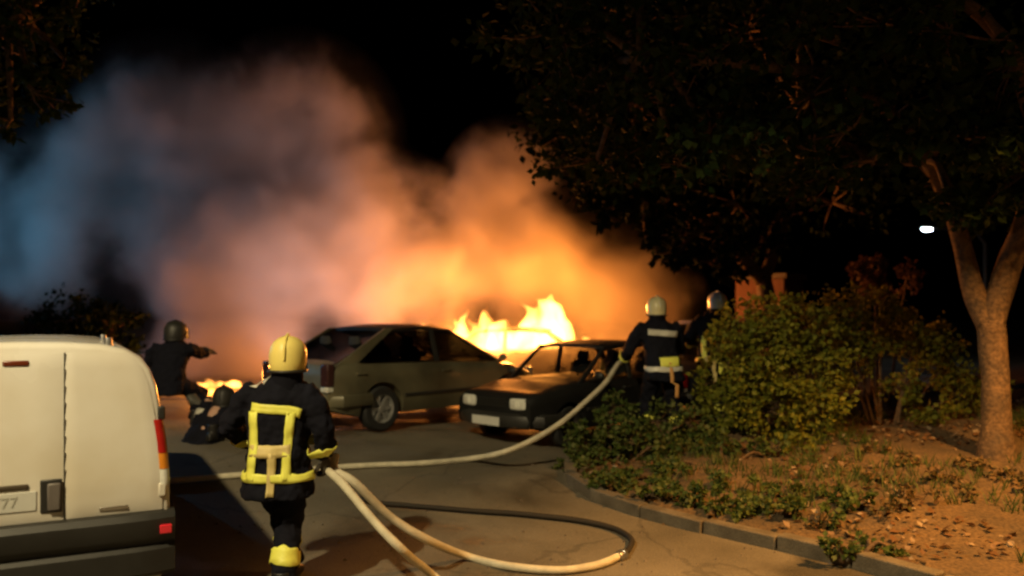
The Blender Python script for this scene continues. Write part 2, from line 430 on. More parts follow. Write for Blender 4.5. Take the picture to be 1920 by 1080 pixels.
        if gl is not None:
            # side glass: front and rear
            for (p0, p1, q0, q1) in ((x0 - .10, xB + .04, x1 - .05, xB + .03), (xB - .04, x3 + P.get('cp', .22) + .02, xB - .03, x2 + .05)):
                qd = [side_pt(p0, .02, s), side_pt(p1, .02, s), side_pt(q1, .97, s), side_pt(q0, .97, s)]
                if s > 0: qd = [qd[1], qd[0], qd[3], qd[2]]
                o = pane(root, 'window', qd, .004, gl)
        # mirror, handles, seams
        if gl is not None:
            mi = MB().ball((x0 - .20, s * (hw + .075), zb(x0) + .10), (.045, .085, .06), 12, 7)
            mi.tube([(x0 - .2, s * (hw - .08), zb(x0) + .03), (x0 - .2, s * (hw + .05), zb(x0) + .08)], .016, 6)
            mi.build('mirror', P.get('mirror', M_black_pl), root)
            for xh in (xB + .14, x3 + P.get('cp', .22) + .02):
                zz = zb(xh) * .86
                MB().box((xh, s * (hw * .985 + .004), zz), (.17, .035, .03)).build('door_handle', P.get('handle', M_black_pl), root, bevel=.006)
            mb = MB().box((lerp(xf, xr, .5), s * (hw + .004), .48), (abs(xf - xr) - 2 * ra - .06, .02, .045)); mb.build('side_strip', M_black_pl, root, bevel=.005)
        for (xw) in (xf, xr):
            wheel(root, xw, s * (hw - .10), P['rw'], .19, s, P.get('spokes', 6), P.get('rim'))
    if gl is not None:
        ins = Vector((.0, 0, .0))
        pane(root, 'windscreen', [A['a', 1] + Vector((.0, -.03, .01)), A['a', -1] + Vector((.0, .03, .01)), A['b', -1] + Vector((0, .02, 0)), A['b', 1] + Vector((0, -.02, 0))], .07, gl)
        pane(root, 'rear_window', [A['d', -1] + Vector((.0, .05, .01)), A['d', 1] + Vector((.0, -.05, .01)), A['c', 1] + Vector((0, -.03, 0)), A['c', -1] + Vector((0, .03, 0))], .05, gl)
        for s in (-1, 1):
            for xx in (lerp(x0, x3, .48), lerp(x0, x3, .78)):
                mb = MB().rings([(zb(xx) - .1, xx, s * .34, .07, .20), (zb(xx) + .16, xx - .05, s * .34, .06, .20), (zb(xx) + .22, xx - .07, s * .34, .04, .15)], 14, 3)
                mb.rings([(zb(xx) + .2, xx - .07, s * .34, .03, .08), (zb(xx) + .26, xx - .08, s * .34, .045, .12), (zb(xx) + .36, xx - .09, s * .34, .03, .10)], 12, 3)
                mb.build('seat', M_seat, root)
        sw = MB(); cxw, cz = x0 - .55, zb(x0) + .06
        sw.tube([Vector((cxw + .07 * math.sin(a), .34 + .18 * math.cos(a), cz + .16 * math.sin(a))) for a in [2 * math.pi * k / 18 for k in range(19)]], .014, 6)
        sw.build('steering_wheel', M_seat, root)
    zh = P['lamp_z']; xn = L / 2
    # bumpers
    for s, nm, bz in ((1, 'front_bumper', P.get('bz', .42)), (-1, 'rear_bumper', P.get('bzr', .46))):
        pts = []
        for k in range(13):
            a = -1 + 2 * k / 12; pts.append((s * (xn + .035 - .20 * abs(a) ** 4), a * (hw - .02) * .97, bz))
        pts = [(pts[0][0] - s * .45, pts[0][1] * 1.03, bz)] + pts + [(pts[-1][0] - s * .45, pts[-1][1] * 1.03, bz)]
        MB().tube(pts, .085, 8, ell=1.15, up=(0, 0, 1)).build(nm, P.get('bumper', M_black_pl), root)
    if P.get('lamps', True):
        for s in (-1, 1):
            yl = s * (hw * .84 - P['lamp_w'] / 2 - .02)
            h = MB().rings([(-.03, 0, 0, P['lamp_w'] / 2, P['lamp_h'] / 2), (.02, 0, 0, P['lamp_w'] / 2, P['lamp_h'] / 2), (.035, 0, 0, P['lamp_w'] * .42, P['lamp_h'] * .4)], 24, 5)
            h.xf(Matrix.Translation((xn - .02 - .0, yl, zh)) @ Matrix.Rotation(s * .12, 4, 'Z') @ Matrix.Rotation(math.pi / 2, 4, 'Y') @ Matrix.Rotation(math.pi / 2, 4, 'Z'))
            hl = h.build('headlight', M_lens, root)
            rb = MB().lathe([(P['lamp_h'] * .33, .0), (P['lamp_h'] * .3, .008), (.001, .012)], 18, 'z')
            rb.xf(Matrix.Translation((xn + .012, yl - s * .02, zh)) @ Matrix.Rotation(math.pi / 2, 4, 'Y')); rb.build('reflector', mat('lamp_bowl', (.8, .8, .72), .4, var=.1), hl)
            t = MB().box((-xn + .03, s * (hw * .80), P['tail_z']), (.12, .17, P.get('tail_h', .22))); t.build('tail_light', P.get('tail', M_red), root, bevel=.02)
            t = MB().box((-xn + .028, s * (hw * .80), P['tail_z'] - P.get('tail_h', .22) * .62), (.118, .16, .07)); t.build('reverse_light', M_lens, root, bevel=.015)
        gr = MB()
        for k in range(4): gr.box((xn + .002, 0, zh - .045 + .03 * k), (.03, hw * .84 * 2 - 2 * P['lamp_w'] - .14, .014))
        gr.build('grille', M_black_pl, root)
        for s, z0 in ((1, P.get('pz', .40)), (-1, P.get('pzr', .62))):
            xx = s * (xn + (.14 if s > 0 else .04))
            MB().box((xx, 0, z0), (.012, .52, .115)).build('number_plate', M_plate, root, bevel=.003)
    return zb

gzr = lambda x, y: road_z(x, y) + .004
car = thing('silver_car', 'silver hatchback with alloy wheels parked beside the flames', 'car', (-1.56, 12.5, gzr(-1.56, 12.5)), math.radians(49))
make_car(car, dict(L=4.25, W=1.72, H=1.45, paint=M_silver, roofmat=M_dark, glass=M_glassd, xf=1.33, xr=-1.30, rw=.315, top=[(-2.13, .80), (-2.05, .92), (-1.9, .96), (-.5, .94), (.95, .90), (1.3, .86), (1.9, .72), (2.12, .52)],  # roof gets near-black paint to imitate its backlit shade
                   bot=[(-2.13, .36), (-1.7, .24), (1.6, .22), (2.12, .30)], gh=(1.28, .10, -1.02, -2.02), xB=-.22, cp=.34, cpt=.16, lamp_z=.66, lamp_w=.36, lamp_h=.16, tail_z=.80, tail_h=.30, bumper=M_silver, mirror=M_silver, handle=M_silver, tail=mat('smoked_lens', (.05, .02, .02), .25), spokes=6, pzr=.66))
dk = thing('dark_hatchback', 'small old black hatchback with square headlights facing the road', 'car', (1.02, 11.97, gzr(.9, 11.6)), math.radians(225))
make_car(dk, dict(L=3.6, W=1.54, H=1.37, paint=M_dark, glass=M_glass, xf=1.12, xr=-1.14, rw=.275, top=[(-1.8, .78), (-1.7, .87), (-.5, .87), (.62, .86), (1.0, .83), (1.62, .74), (1.78, .70), (1.8, .66)],
                  bot=[(-1.8, .36), (-1.4, .22), (1.4, .22), (1.8, .30)], gh=(.80, .18, -1.1, -1.68), xB=-.28, cp=.22, wb=.465, wr=.40, frontw=.90, lamp_z=.60, lamp_w=.30, lamp_h=.15, tail_z=.72, spokes=4, rim=M_char, bz=.38, pz=.37))
c3 = thing('dark_minivan', 'dark blue tall car parked behind the firefighter with the pale helmet', 'car', (3.7, 14.7, gzr(3.7, 14.7)), math.radians(222))
make_car(c3, dict(L=4.1, W=1.7, H=1.68, paint=M_navy, glass=M_glass, xf=1.25, xr=-1.25, rw=.31, top=[(-2.05, .85), (-1.95, .98), (.9, .97), (1.3, .92), (1.9, .8), (2.05, .66)],
                  bot=[(-2.05, .36), (-1.6, .24), (1.6, .24), (2.05, .32)], gh=(1.2, .45, -1.6, -1.95), xB=-.15, cp=.2, lamp_z=.68, lamp_w=.34, lamp_h=.17, tail_z=.9))
wk = thing('burnt_car', 'charred car shell engulfed by the flames behind the hatchbacks', 'car', (-.15, 17.7, gzr(-.15, 17.7) - .04), math.radians(168))
make_car(wk, dict(L=4.2, W=1.68, H=1.38, paint=M_char, glass=None, xf=1.3, xr=-1.28, rw=.27, top=[(-2.1, .78), (-1.9, .93), (.9, .9), (1.3, .86), (1.9, .76), (2.1, .62)],
                  bot=[(-2.1, .34), (-1.6, .2), (1.6, .2), (2.1, .3)], gh=(1.1, .4, -1.0, -1.7), xB=-.15, cp=.22, lamp_z=.66, lamp_w=.3, lamp_h=.16, tail_z=.8, lamps=False, bumper=M_char, rim=M_char))
# sprung bonnet of the wreck, standing open
bn = MB(); v = []; f = []
for j in range(7):
    for i in range(9):
        u, t = i / 8 * 2 - 1, j / 6
        v.append((1.15 + .55 * t, u * .62 * (1 - .1 * t), .90 + .48 * t + .05 * (1 - u * u) + .03 * mnoise.noise((u * 2, t * 3, 5))))
for j in range(6):
    for i in range(8): f.append((j * 9 + i, j * 9 + i + 1, (j + 1) * 9 + i + 1, (j + 1) * 9 + i))
bn.add(v, f); o = bn.build('bonnet', M_char, wk); sm = o.modifiers.new('solid', 'SOLIDIFY'); sm.thickness = .02

# ------------------------------------------------------------------ white van
VA = math.radians(28.5)
van = thing('delivery_van', 'white panel van seen from behind with black rear bumper', 'van', (-2.92, 4.7, -.015), VA + math.pi / 2)
# local: x forward, rear face at x=0, y left
PROF = [(.30, .79), (.50, .83), (.76, .845), (1.0, .845), (1.2, .83), (1.4, .80), (1.55, .775), (1.66, .735), (1.74, .68), (1.795, .585), (1.825, .45), (1.84, .25), (1.845, 0)]
def van_body():
    stations = [(-.0, .965), (.012, .985), (.04, .996), (.09, 1.0)] + [(.09 + .15 * i, 1.0) for i in range(1, 19)]
    v = []; 
    for (x, sc) in stations:
        rear = 1 - smooth(.0, .5, x)
        ln = [(hw_ * sc, z) for (z, hw_) in PROF]
        for (yy, z) in ln:
            zz = z if z < 1.7 else z - (1 - sc) * 1.2
            v.append((x + rear * max(0, zz - .95) * .13 , -yy, zz))
        for (yy, z) in ln[-2::-1]:
            zz = z if z < 1.7 else z - (1 - sc) * 1.2
            v.append((x + rear * max(0, zz - .95) * .13, yy, zz))
    n = 2 * len(PROF) - 1
    # bonnet end
    for (x, zt, sc) in ((2.95, 1.80, 1.0), (3.2, 1.62, .99), (3.5, 1.22, .98), (3.62, 1.08, .97), (4.1, .95, .93), (4.18, .70, .88)):
        ln = [(hw_ * sc * min(1, 1.0), .30 + (z - .30) * (zt - .30) / 1.545) for (z, hw_) in PROF]
        for (yy, z) in ln: v.append((x, -yy, z))
        for (yy, z) in ln[-2::-1]: v.append((x, yy, z))
    m = len(v) // n; f = []
    for i in range(m - 1):
        for k in range(n):
            k2 = (k + 1) % n; f.append((i * n + k, i * n + k2, (i + 1) * n + k2, (i + 1) * n + k))
    f.append(tuple(range(n))); f.append(tuple(range((m - 1) * n + n - 1, (m - 1) * n - 1, -1)))
    return MB().add(v, f)
vb = van_body().build('body', M_white, van, sharp=38)
def rear_x(z): return max(0, z - .95) * .13
def rear_door(y0, y1, z0, z1):
    """door skin standing 8 mm proud, follows the rear face, rounded outer corner"""
    v = []; f = []; NU, NV = 14, 22
    for j in range(NV):
        z = lerp(z0, z1, j / (NV - 1)); lim = interp([(a, b) for a, b in PROF], z) * .955 - .012
        a, b = max(y0, -lim), min(y1, lim)
        for i in range(NU):
            y = lerp(a, b, i / (NU - 1))
            edge = min(i, NU - 1 - i, j, NV - 1 - j)
            crown = -.010 * (1 - (y / .85) ** 2)
            v.append((rear_x(z) - (.012 if edge > 0 else .001) + crown, y, z))
    for j in range(NV - 1):
        for i in range(NU - 1): f.append((j * NU + i, (j + 1) * NU + i, (j + 1) * NU + i + 1, j * NU + i + 1))
    return MB().add(v, f)
d1 = rear_door(-.83, -.256, .775, 1.77).build('rear_door', M_white, van, sharp=60)
d2 = rear_door(-.25, .83, .775, 1.77).build('rear_door', M_white, van, sharp=60)
gs = MB()
for (z0, z1) in [(.775 + .1 * i, .875 + .1 * i) for i in range(10)]:
    za = (z0 + z1) / 2; gs.box((rear_x(za) - .010, -.253, za), (.012, .007, .101))
gs.build('door_seal', M_black_pl, van)
RX = lambda z: rear_x(z) - .022
MB().box((RX(1.715), 0, 1.715), (.02, .135, .034)).build('brake_light', mat('brake_dark', (.16, .03, .01), .3), van, bevel=.008)
hr = MB().box((RX(.93) + .002, -.185, .925), (.016, .115, .20)).build('door_handle', M_black_pl, d2, bevel=.02)
MB().box((RX(.93) - .010, -.20, .92), (.02, .07, .165)).build('handle_grip', mat('grip_grey', (.16, .14, .13), .5), hr, bevel=.012)
MB().box((RX(1.0), .15, .992), (.03, .44, .030)).build('plate_lamp_bar', mat('lamp_bar', (.07, .05, .03), .5), van, bevel=.008)
pl = MB().box((RX(.9), .15, .905), (.012, .52, .115)).build('number_plate', M_plate, van, bevel=.004)
Mt = Matrix.Translation((RX(.9) - .007, .15, .905)) @ Matrix.Rotation(-math.pi / 2, 4, 'Z') @ Matrix.Rotation(math.pi / 2, 4, 'X')
text_mesh('0 8 B 777', .085, Mt, mat('faded_ink', (.45, .45, .40), .6), pl)
MB().box((RX(.815) + .006, -.52, .815), (.008, .16, .022)).build('badge', M_chrome, van, bevel=.003)
for y0 in (-.845,):
    for zz in (1.38, .90):
        MB().box((rear_x(zz) + .008, -(.845 * .965 - .02), zz), (.05, .045, .085)).build('hinge', M_black_pl if zz > 1 else M_white, van, bevel=.01)
for s in (-1, 1):
    def lens(z0, z1, m, nm):
        v = []; f = []; NV = 8
        for j in range(NV):
            z = lerp(z0, z1, j / (NV - 1)); hw_ = interp(PROF, z)
            bx = rear_x(z)
            for (dx, dy) in ((-.006, -.050), (-.016, -.035), (-.016, -.018), (.0, .004), (.05, .012), (.11, .010), (.12, -.01)):
                v.append((bx + dx, s * (hw_ * .985 + dy), z))
        for j in range(NV - 1):
            for i in range(6): f.append((j * 7 + i, j * 7 + i + 1, (j + 1) * 7 + i + 1, (j + 1) * 7 + i))
        f.append(tuple(range(7))); f.append(tuple((NV - 1) * 7 + i for i in range(7)))
        MB().add(v, f).build(nm, m, van, sharp=50)
    lens(1.13, 1.34, M_red, 'tail_light'); lens(1.03, 1.127, M_amber, 'indicator'); lens(.93, 1.027, M_lens, 'reverse_light')
    bz = MB().box((-.072, s * .81, .665), (.03, .07, .055)).build('reflector', M_redrefl, van, bevel=.006)
bp = MB(); v = []; f = []
prof = [(-.0, .775), (-.055, .765), (-.085, .73), (-.085, .62), (-.05, .57), (-.08, .54), (-.08, .40), (-.02, .36), (.03, .36)]
NB = 17
cols = [(.75, -.872)] + [(.045 * abs(-1 + 2 * i / 16) ** 8, (-1 + 2 * i / 16) * .868) for i in range(17)] + [(.75, .872)]
NB = len(cols)
for (off, y) in cols:
    for (x, z) in prof: v.append((x + off, y, z))
m = len(prof)
for i in range(NB - 1):
    for k in range(m - 1): f.append((i * m + k, i * m + k + 1, (i + 1) * m + k + 1, (i + 1) * m + k))
bp.add(v, f); bp.build('rear_bumper', M_black_pl, van, sharp=35)
for s in (-1, 1):
    for xx in (.32, 1.5):
        MB().rings([(1.78, xx, s * .50, .045, .03), (1.845, xx, s * .50, .035, .024), (1.86, xx, s * .50, .03, .02)], 12, 3).build('rack_foot', M_steel, van)
    wheel(van, .75, s * .74, .31, .19, s, 6); wheel(van, 3.35, s * .74, .31, .19, s, 6)

# ------------------------------------------------------------------ people
def fold_texture():
    t = bpy.data.textures.get('folds')
    if not t:
        t = bpy.data.textures.new('folds', 'CLOUDS'); t.noise_scale = .085; t.noise_depth = 3
    return t
def grow(parts, name, material, parent, vox=.014, it=5, disp=0.0):
    o = parts.build(name, material, parent, sharp=180); remesh(o, vox, it)
    if disp:
        d = o.modifiers.new('folds', 'DISPLACE'); d.texture = fold_texture(); d.strength = disp; d.mid_level = .5; d.texture_coords = 'LOCAL'
    return o
def wrap(o, target, off=.006, project=None):
    s_ = o.modifiers.new('wrap', 'SHRINKWRAP'); s_.target = target; s_.offset = off
    if project:
        s_.wrap_method = 'PROJECT'; s_.use_project_y = True; s_.use_positive_direction = True; s_.use_negative_direction = True; s_.wrap_mode = 'ABOVE_SURFACE'
    else:
        s_.wrap_method = 'NEAREST_SURFACEPOINT'; s_.wrap_mode = 'ABOVE_SURFACE'
    so_ = o.modifiers.new('solid', 'SOLIDIFY'); so_.thickness = .006; so_.offset = 1
    return o
def ring_band(path, r, w, nm, material, parent, target, ry=None):
    """band around a limb: path point, axis"""
    p, ax = Vector(path[0]), Vector(path[1]).normalized(); a = ax.orthogonal().normalized(); b = ax.cross(a)
    n = 24; v = []; f = []
    for j in range(4):
        for k in range(n):
            t = 2 * math.pi * k / n; v.append(p + ax * (j / 3 - .5) * w + (a * math.cos(t) + b * math.sin(t)) * r if ry is None else p + Vector((r * math.cos(t), ry * math.sin(t), (j / 3 - .5) * w)))
    for j in range(3):
        for k in range(n): f.append((j * n + k, j * n + (k + 1) % n, (j + 1) * n + (k + 1) % n, (j + 1) * n + k))
    return wrap(mesh_obj(nm, v, f, material, parent), target)
def strip(pts, w, nm, material, parent, target, y=-.45, vertical=None):
    """strip laid on the back: (x,z) centre line, projected forward (+y) on the jacket"""
    P = [Vector((p[0], y, p[1])) for p in pts]
    fine = []
    for a, b in zip(P, P[1:]):
        k = max(2, int((b - a).length / .025))
        for i in range(k): fine.append(a.lerp(b, i / k))
    fine.append(P[-1]); v = []; f = []; m = 4
    for i, p in enumerate(fine):
        t = (fine[min(i + 1, len(fine) - 1)] - fine[max(0, i - 1)]).normalized(); nrm = Vector((t.z, 0, -t.x))
        for j in range(m): v.append(p + nrm * w * (j / (m - 1) - .5))
    for i in range(len(fine) - 1):
        for j in range(m - 1): f.append((i * m + j, i * m + j + 1, (i + 1) * m + j + 1, (i + 1) * m + j))
    return wrap(mesh_obj(nm, v, f, material, parent), target, .007, True)
def hand(mb, wrist, direc, palm_n, side, curl=.9, k=1.0):
    d = Vector(direc).normalized(); n = Vector(palm_n); n = (n - d * n.dot(d)).normalized(); s_ = d.cross(n) * side
    w = Vector(wrist)
    mb.tube([w - d * .03, w + d * .02, w + d * .06, w + d * .10], [.034 * k, .042 * k, .050 * k, .046 * k], 10, ell=.6, up=n)
    for i, (off, ln) in enumerate(((-.036, .070), (-.012, .082), (.013, .078), (.037, .062))):
        p = w + d * .085 + s_ * off; dr = d.copy(); pts = [p]
        for q in range(4):
            pts.append(pts[-1] + dr * ln / 3 * 1.15); R = Matrix.Rotation(curl * .75, 3, d.cross(n)); dr = R @ dr
        mb.tube(pts, [.0125 * k, .0125 * k, .0115 * k, .0105 * k, .009 * k], 7)
    p = w + d * .03 - s_ * .042; dr = (d * .6 - s_ * .7 + n * .4).normalized(); pts = [p]
    for q in range(3):
        pts.append(pts[-1] + dr * .034); dr = (dr + n * .35 * curl + d * .25).normalized()
    mb.tube(pts, [.017 * k, .015 * k, .0135 * k, .011 * k], 7)
def head(mb, c, yaw):
    R = Matrix.Translation(c) @ Matrix.Rotation(yaw, 4, 'Z'); h = MB()
    h.rings([(-.115, 0, .035, .035, .03), (-.10, 0, .03, .05, .055), (-.06, 0, .015, .064, .08), (-.01, 0, 0, .073, .095), (.05, 0, -.005, .076, .10), (.09, 0, -.008, .064, .085), (.115, 0, -.01, .03, .04)], 18)
    h.tube([(0, .085, .02), (0, .105, -.015), (0, .112, -.03), (0, .088, -.042)], [.008, .012, .016, .012], 8)   # nose
    h.tube([(-.025, .078, -.066), (0, .09, -.064), (.025, .078, -.066)], [.006, .009, .006], 7)                  # lips
    for s in (-1, 1):
        h.tube([(s * .03 - .015, .082, .022), (s * .03 + .015, .080, .022)], [.010, .010], 7)                    # brow
        h.ball((s * .031, .077, .004), .013, 8, 6)                                                               # eyes
        h.tube([(s * .072, -.005, .02), (s * .086, -.012, .01), (s * .08, -.005, -.035)], [.012, .016, .009], 7) # ears
    mb.add([R @ p for p in h.v], h.f)
def helmet(root, c, yaw, material, tilt=0.0):
    M4 = Matrix.Translation(c) @ Matrix.Rotation(yaw, 4, 'Z') @ Matrix.Rotation(tilt, 4, 'X')
    secs = [(-.105, 0, -.03, .118, .135), (-.09, 0, -.028, .124, .145), (-.04, 0, -.018, .131, .155), (.02, 0, -.01, .133, .158), (.07, 0, -.01, .122, .147), (.105, 0, -.012, .100, .124), (.13, 0, -.015, .070, .090), (.145, 0, -.018, .035, .048), (.149, 0, -.02, .008, .012)]
    sh = MB().rings(secs, 28)
    sh.v = [p if not (p.y > .04 and p.z < 0) else Vector((p.x, .04 + (p.y - .04) * .8, p.z * .1)) for p in sh.v]
    sh.xf(M4); hs = sh.build('helmet', material, root, sharp=60)
    cr = MB().tube([(0, -.178, -.02), (0, -.17, .05), (0, -.12, .125), (0, -.02, .158), (0, .08, .125), (0, .138, .05)], [.008, .012, .013, .013, .012, .008], 8, up=(1, 0, 0)).xf(M4)
    cr.build('comb', material, hs)
    br = MB().tube([(.134 * math.sin(a), -.03 - .145 * math.cos(a), -.103 + .05 * max(0, -math.cos(a))) for a in [2 * math.pi * k / 24 for k in range(25)]], .010, 7).xf(M4)
    br.build('rim_trim', M_black_pl, hs)
    vi = MB(); v = []; f = []
    for j in range(5):
        for i in range(11):
            a = -1.1 + 2.2 * i / 10; z = .02 - .11 * j / 4; v.append((math.sin(a) * .138, -.01 + math.cos(a) * .165, z))
    for j in range(4):
        for i in range(10): f.append((j * 11 + i, j * 11 + i + 1, (j + 1) * 11 + i + 1, (j + 1) * 11 + i))
    vi.add(v, f).xf(M4); vi.build('visor', M_glassd, hs)
    nk = MB().rings([(-.24, 0, -.045, .115, .10), (-.2, 0, -.045, .112, .105), (-.09, 0, -.03, .112, .125)], 20).xf(M4)
    o = nk.build('neck_guard', M_cloth, root); return hs
def firefighter(label, loc, rz, J, hm=M_helmet, yaw=0.0, back='frame', tilt=0.0, lean=(0, 0), detail=1.0, bandm=None, group=None):
    """local: person looks to +y; x to the right; J holds the joints (metres)"""
    r = thing('person', label, 'person', loc, rz, group)
    V = lambda k: Vector(J[k])
    hip, chest, neck = V('hip'), V('chest'), V('neck')
    def tor(t, ox=0, oy=0):
        p = hip.lerp(chest, t / .5) if t < .5 else chest.lerp(neck, (t - .5) / .5)
        return p
    # --- clothed torso + sleeves: one jacket
    jk = MB()
    secs = [(0, .225, .165), (.1, .222, .168), (.25, .205, .158), (.42, .215, .162), (.6, .232, .160), (.78, .240, .150), (.88, .212, .132), (.96, .15, .115), (1.04, .10, .10)]
    secs = [(-.34, .25, .185), (-.22, .248, .182), (-.10, .24, .175)] + secs
    pts = []
    up_dir = (chest - hip)
    v = []; f = []; n = 26; turn = J.get('turn', 0)
    for (t, rx, ry) in secs:
        c = hip + up_dir * t * 2 if t < 0 else tor(t)
        for k in range(n):
            a = 2 * math.pi * k / n; ca, sa = math.cos(a), math.sin(a); e = .8
            lx, ly = rx * math.copysign(abs(ca) ** e, ca), ry * math.copysign(abs(sa) ** e, sa)
            v.append(c + Vector((lx * math.cos(turn) - ly * math.sin(turn), lx * math.sin(turn) + ly * math.cos(turn), 0)))
    m = len(secs)
    for i in range(m - 1):
        for k in range(n): f.append((i * n + k, i * n + (k + 1) % n, (i + 1) * n + (k + 1) % n, (i + 1) * n + k))
    f.append(tuple(range(n - 1, -1, -1))); f.append(tuple((m - 1) * n + k for k in range(n)))
    jk.add(v, f)
    for s in ('l', 'r'):
        sh, el, wr = V(s + 'sh'), V(s + 'el'), V(s + 'wr')
        jk.tube([sh.lerp(chest, .45), sh, sh.lerp(el, .3), sh.lerp(el, .65), el, el.lerp(wr, .35), el.lerp(wr, .75), wr], [.09, .094, .090, .084, .080, .077, .069, .066], 14)
    jacket = grow(jk, 'jacket', M_cloth, r, .013, 6, .055)
    # --- trousers
    tr = MB()
    tr.ball(hip - Vector((0, 0, .03)), (.205, .15, .14))
    for s in ('l', 'r'):
        hp, kn, an = V(s + 'hp'), V(s + 'kn'), V(s + 'an')
        tr.tube([hp + Vector((0, 0, .05)), hp, hp.lerp(kn, .4), hp.lerp(kn, .8), kn, kn.lerp(an, .3), kn.lerp(an, .7), an + (an - kn).normalized() * .0], [.12, .128, .115, .098, .094, .092, .09, .088], 14)
    trousers = grow(tr, 'trousers', M_cloth, r, .013, 5, .05)
    for s in ('l', 'r'):
        an, to = V(s + 'an'), V(s + 'to'); d = (to - an); d.z = 0; d.normalize()
        sole = to.z
        b = MB().tube([an + Vector((0, 0, .10)), an, an - Vector((0, 0, .03))], [.066, .06, .058], 14)
        rr = MB()
        for (q, wdt, hh) in ((-.09, .040, .085), (-.06, .046, .10), (0, .048, .11), (.07, .050, .085), (.13, .052, .07), (.17, .045, .055), (.19, .025, .04)):
            rr.v.append((q, wdt, hh))
        path_ = [(an + d * q[0]) for q in rr.v]
        pp = [Vector((p.x, p.y, sole + q[2] * .5)) for p, q in zip(path_, rr.v)]
        v = []; f = []; nn = 14; sd = Vector((-d.y, d.x, 0))
        for p, q in zip(pp, rr.v):
            for k in range(nn):
                a = 2 * math.pi * k / nn; v.append(p + sd * math.cos(a) * q[1] + Vector((0, 0, max(-q[2] * .5, math.sin(a) * q[2] * .62))))
        for i in range(len(pp) - 1):
            for k in range(nn): f.append((i * nn + k, i * nn + (k + 1) % nn, (i + 1) * nn + (k + 1) % nn, (i + 1) * nn + k))
        f.append(tuple(range(nn - 1, -1, -1))); f.append(tuple((len(pp) - 1) * nn + k for k in range(nn)))
        b.add(v, f); grow(b, 'boot', M_boot, r, .011, 2)
    # --- body in one piece, inside the clothes
    bd = MB()
    bd.tube([hip - Vector((0, 0, .06)), hip, hip.lerp(chest, .5), chest, chest.lerp(neck, .6), neck], [.12, .135, .12, .13, .12, .065], 14, ell=.8)
    hc = V('head'); bd.tube([neck - Vector((0, 0, .05)), neck.lerp(hc, .5), hc], [.06, .055, .055], 12)
    head(bd, hc, yaw)
    for s, sg in (('l', -1), ('r', 1)):
        sh, el, wr = V(s + 'sh'), V(s + 'el'), V(s + 'wr')
        bd.tube([sh.lerp(chest, .4), sh, el, el.lerp(wr, .4), wr], [.06, .06, .045, .042, .03], 10)
        hp, kn, an = V(s + 'hp'), V(s + 'kn'), V(s + 'an')
        bd.tube([hp, hp.lerp(kn, .5), kn, kn.lerp(an, .3), an, an - Vector((0, 0, .04))], [.09, .08, .055, .056, .036, .035], 10)
    grow(bd, 'body', M_skin, r, .012, 2)
    for s, sg in (('l', -1), ('r', 1)):
        gm = MB(); wr, el = V(s + 'wr'), V(s + 'el'); d = V(s + 'hd') if (s + 'hd') in J else (wr - el)
        hand(gm, wr, d, J.get(s + 'pn', (-sg, 0, 0)), sg, J.get(s + 'cl', .9), 1.15)
        grow(gm, 'glove', M_glove, r, .0065, 1)
        ring_band((wr - (wr - el).normalized() * .085, wr - el), .12, .052, 'cuff_band', bandm or M_hivis, r, jacket)
    helmet(r, hc + Vector((0, 0, .035)), yaw, hm, tilt)
    cx = hip.x
    if back == 'frame':
        sx = lambda x, z: x + lerp(hip.x, neck.x, (z - hip.z) / (neck.z - hip.z))
        def S_(p, w_, nm, m_): return strip([(sx(a, b), b) for a, b in p], w_, nm, m_, r, jacket)
        S_([(-.175, 1.345), (-.05, 1.335), (.08, 1.325), (.165, 1.30)], .066, 'shoulder_band', M_hivis)
        S_([(-.155, 1.315), (-.135, 1.07), (-.145, .84)], .064, 'back_band', M_hivis)
        S_([(.10, 1.31), (.095, 1.07), (.10, .84)], .058, 'back_band', M_hivis)
        S_([(-.16, 1.045), (0, 1.04), (.12, 1.05)], .085, 'waist_band', mat('strap_yellow', (.70, .56, .22), .55))
        S_([(.0, 1.03), (.005, .80), (.005, .735)], .056, 'hanging_strap', mat('strap_yellow', (.70, .56, .22), .55))
        ring_band((hip + up_dir * -.18, (0, 0, 1)), .262, .068, 'hem_band', M_hivis, r, jacket, .20)
    elif back == 'tee':
        S_ = lambda p, w_, nm, m_: strip(p, w_, nm, m_, r, jacket)
        S_([(-.2 + hip.x, J['bz'][0] + .01), (.2 + hip.x, J['bz'][0] - .02)], .075, 'back_band', M_hiwhite)
        S_([(-.09 + cx, J['bz'][1]), (.17 + cx, J['bz'][1] + .01)], .12, 'waist_band', M_hivis)
        S_([(.045 + cx, J['bz'][1]), (.03 + cx, J['bz'][1] - .42)], .045, 'hanging_strap', mat('strap_orange', (.65, .33, .10), .6))
        ring_band((hip + Vector((0, 0, -.05)), (0, 0, 1)), .262, .075, 'hem_band', M_hiwhite, r, jacket, .20)
    for s in ('l', 'r'):
        kn, an = V(s + 'kn'), V(s + 'an')
        ring_band((kn.lerp(an, .55), an - kn), .17, .095, 'shin_band', bandm or M_hivis, r, trousers)
    return r, jacket, trousers

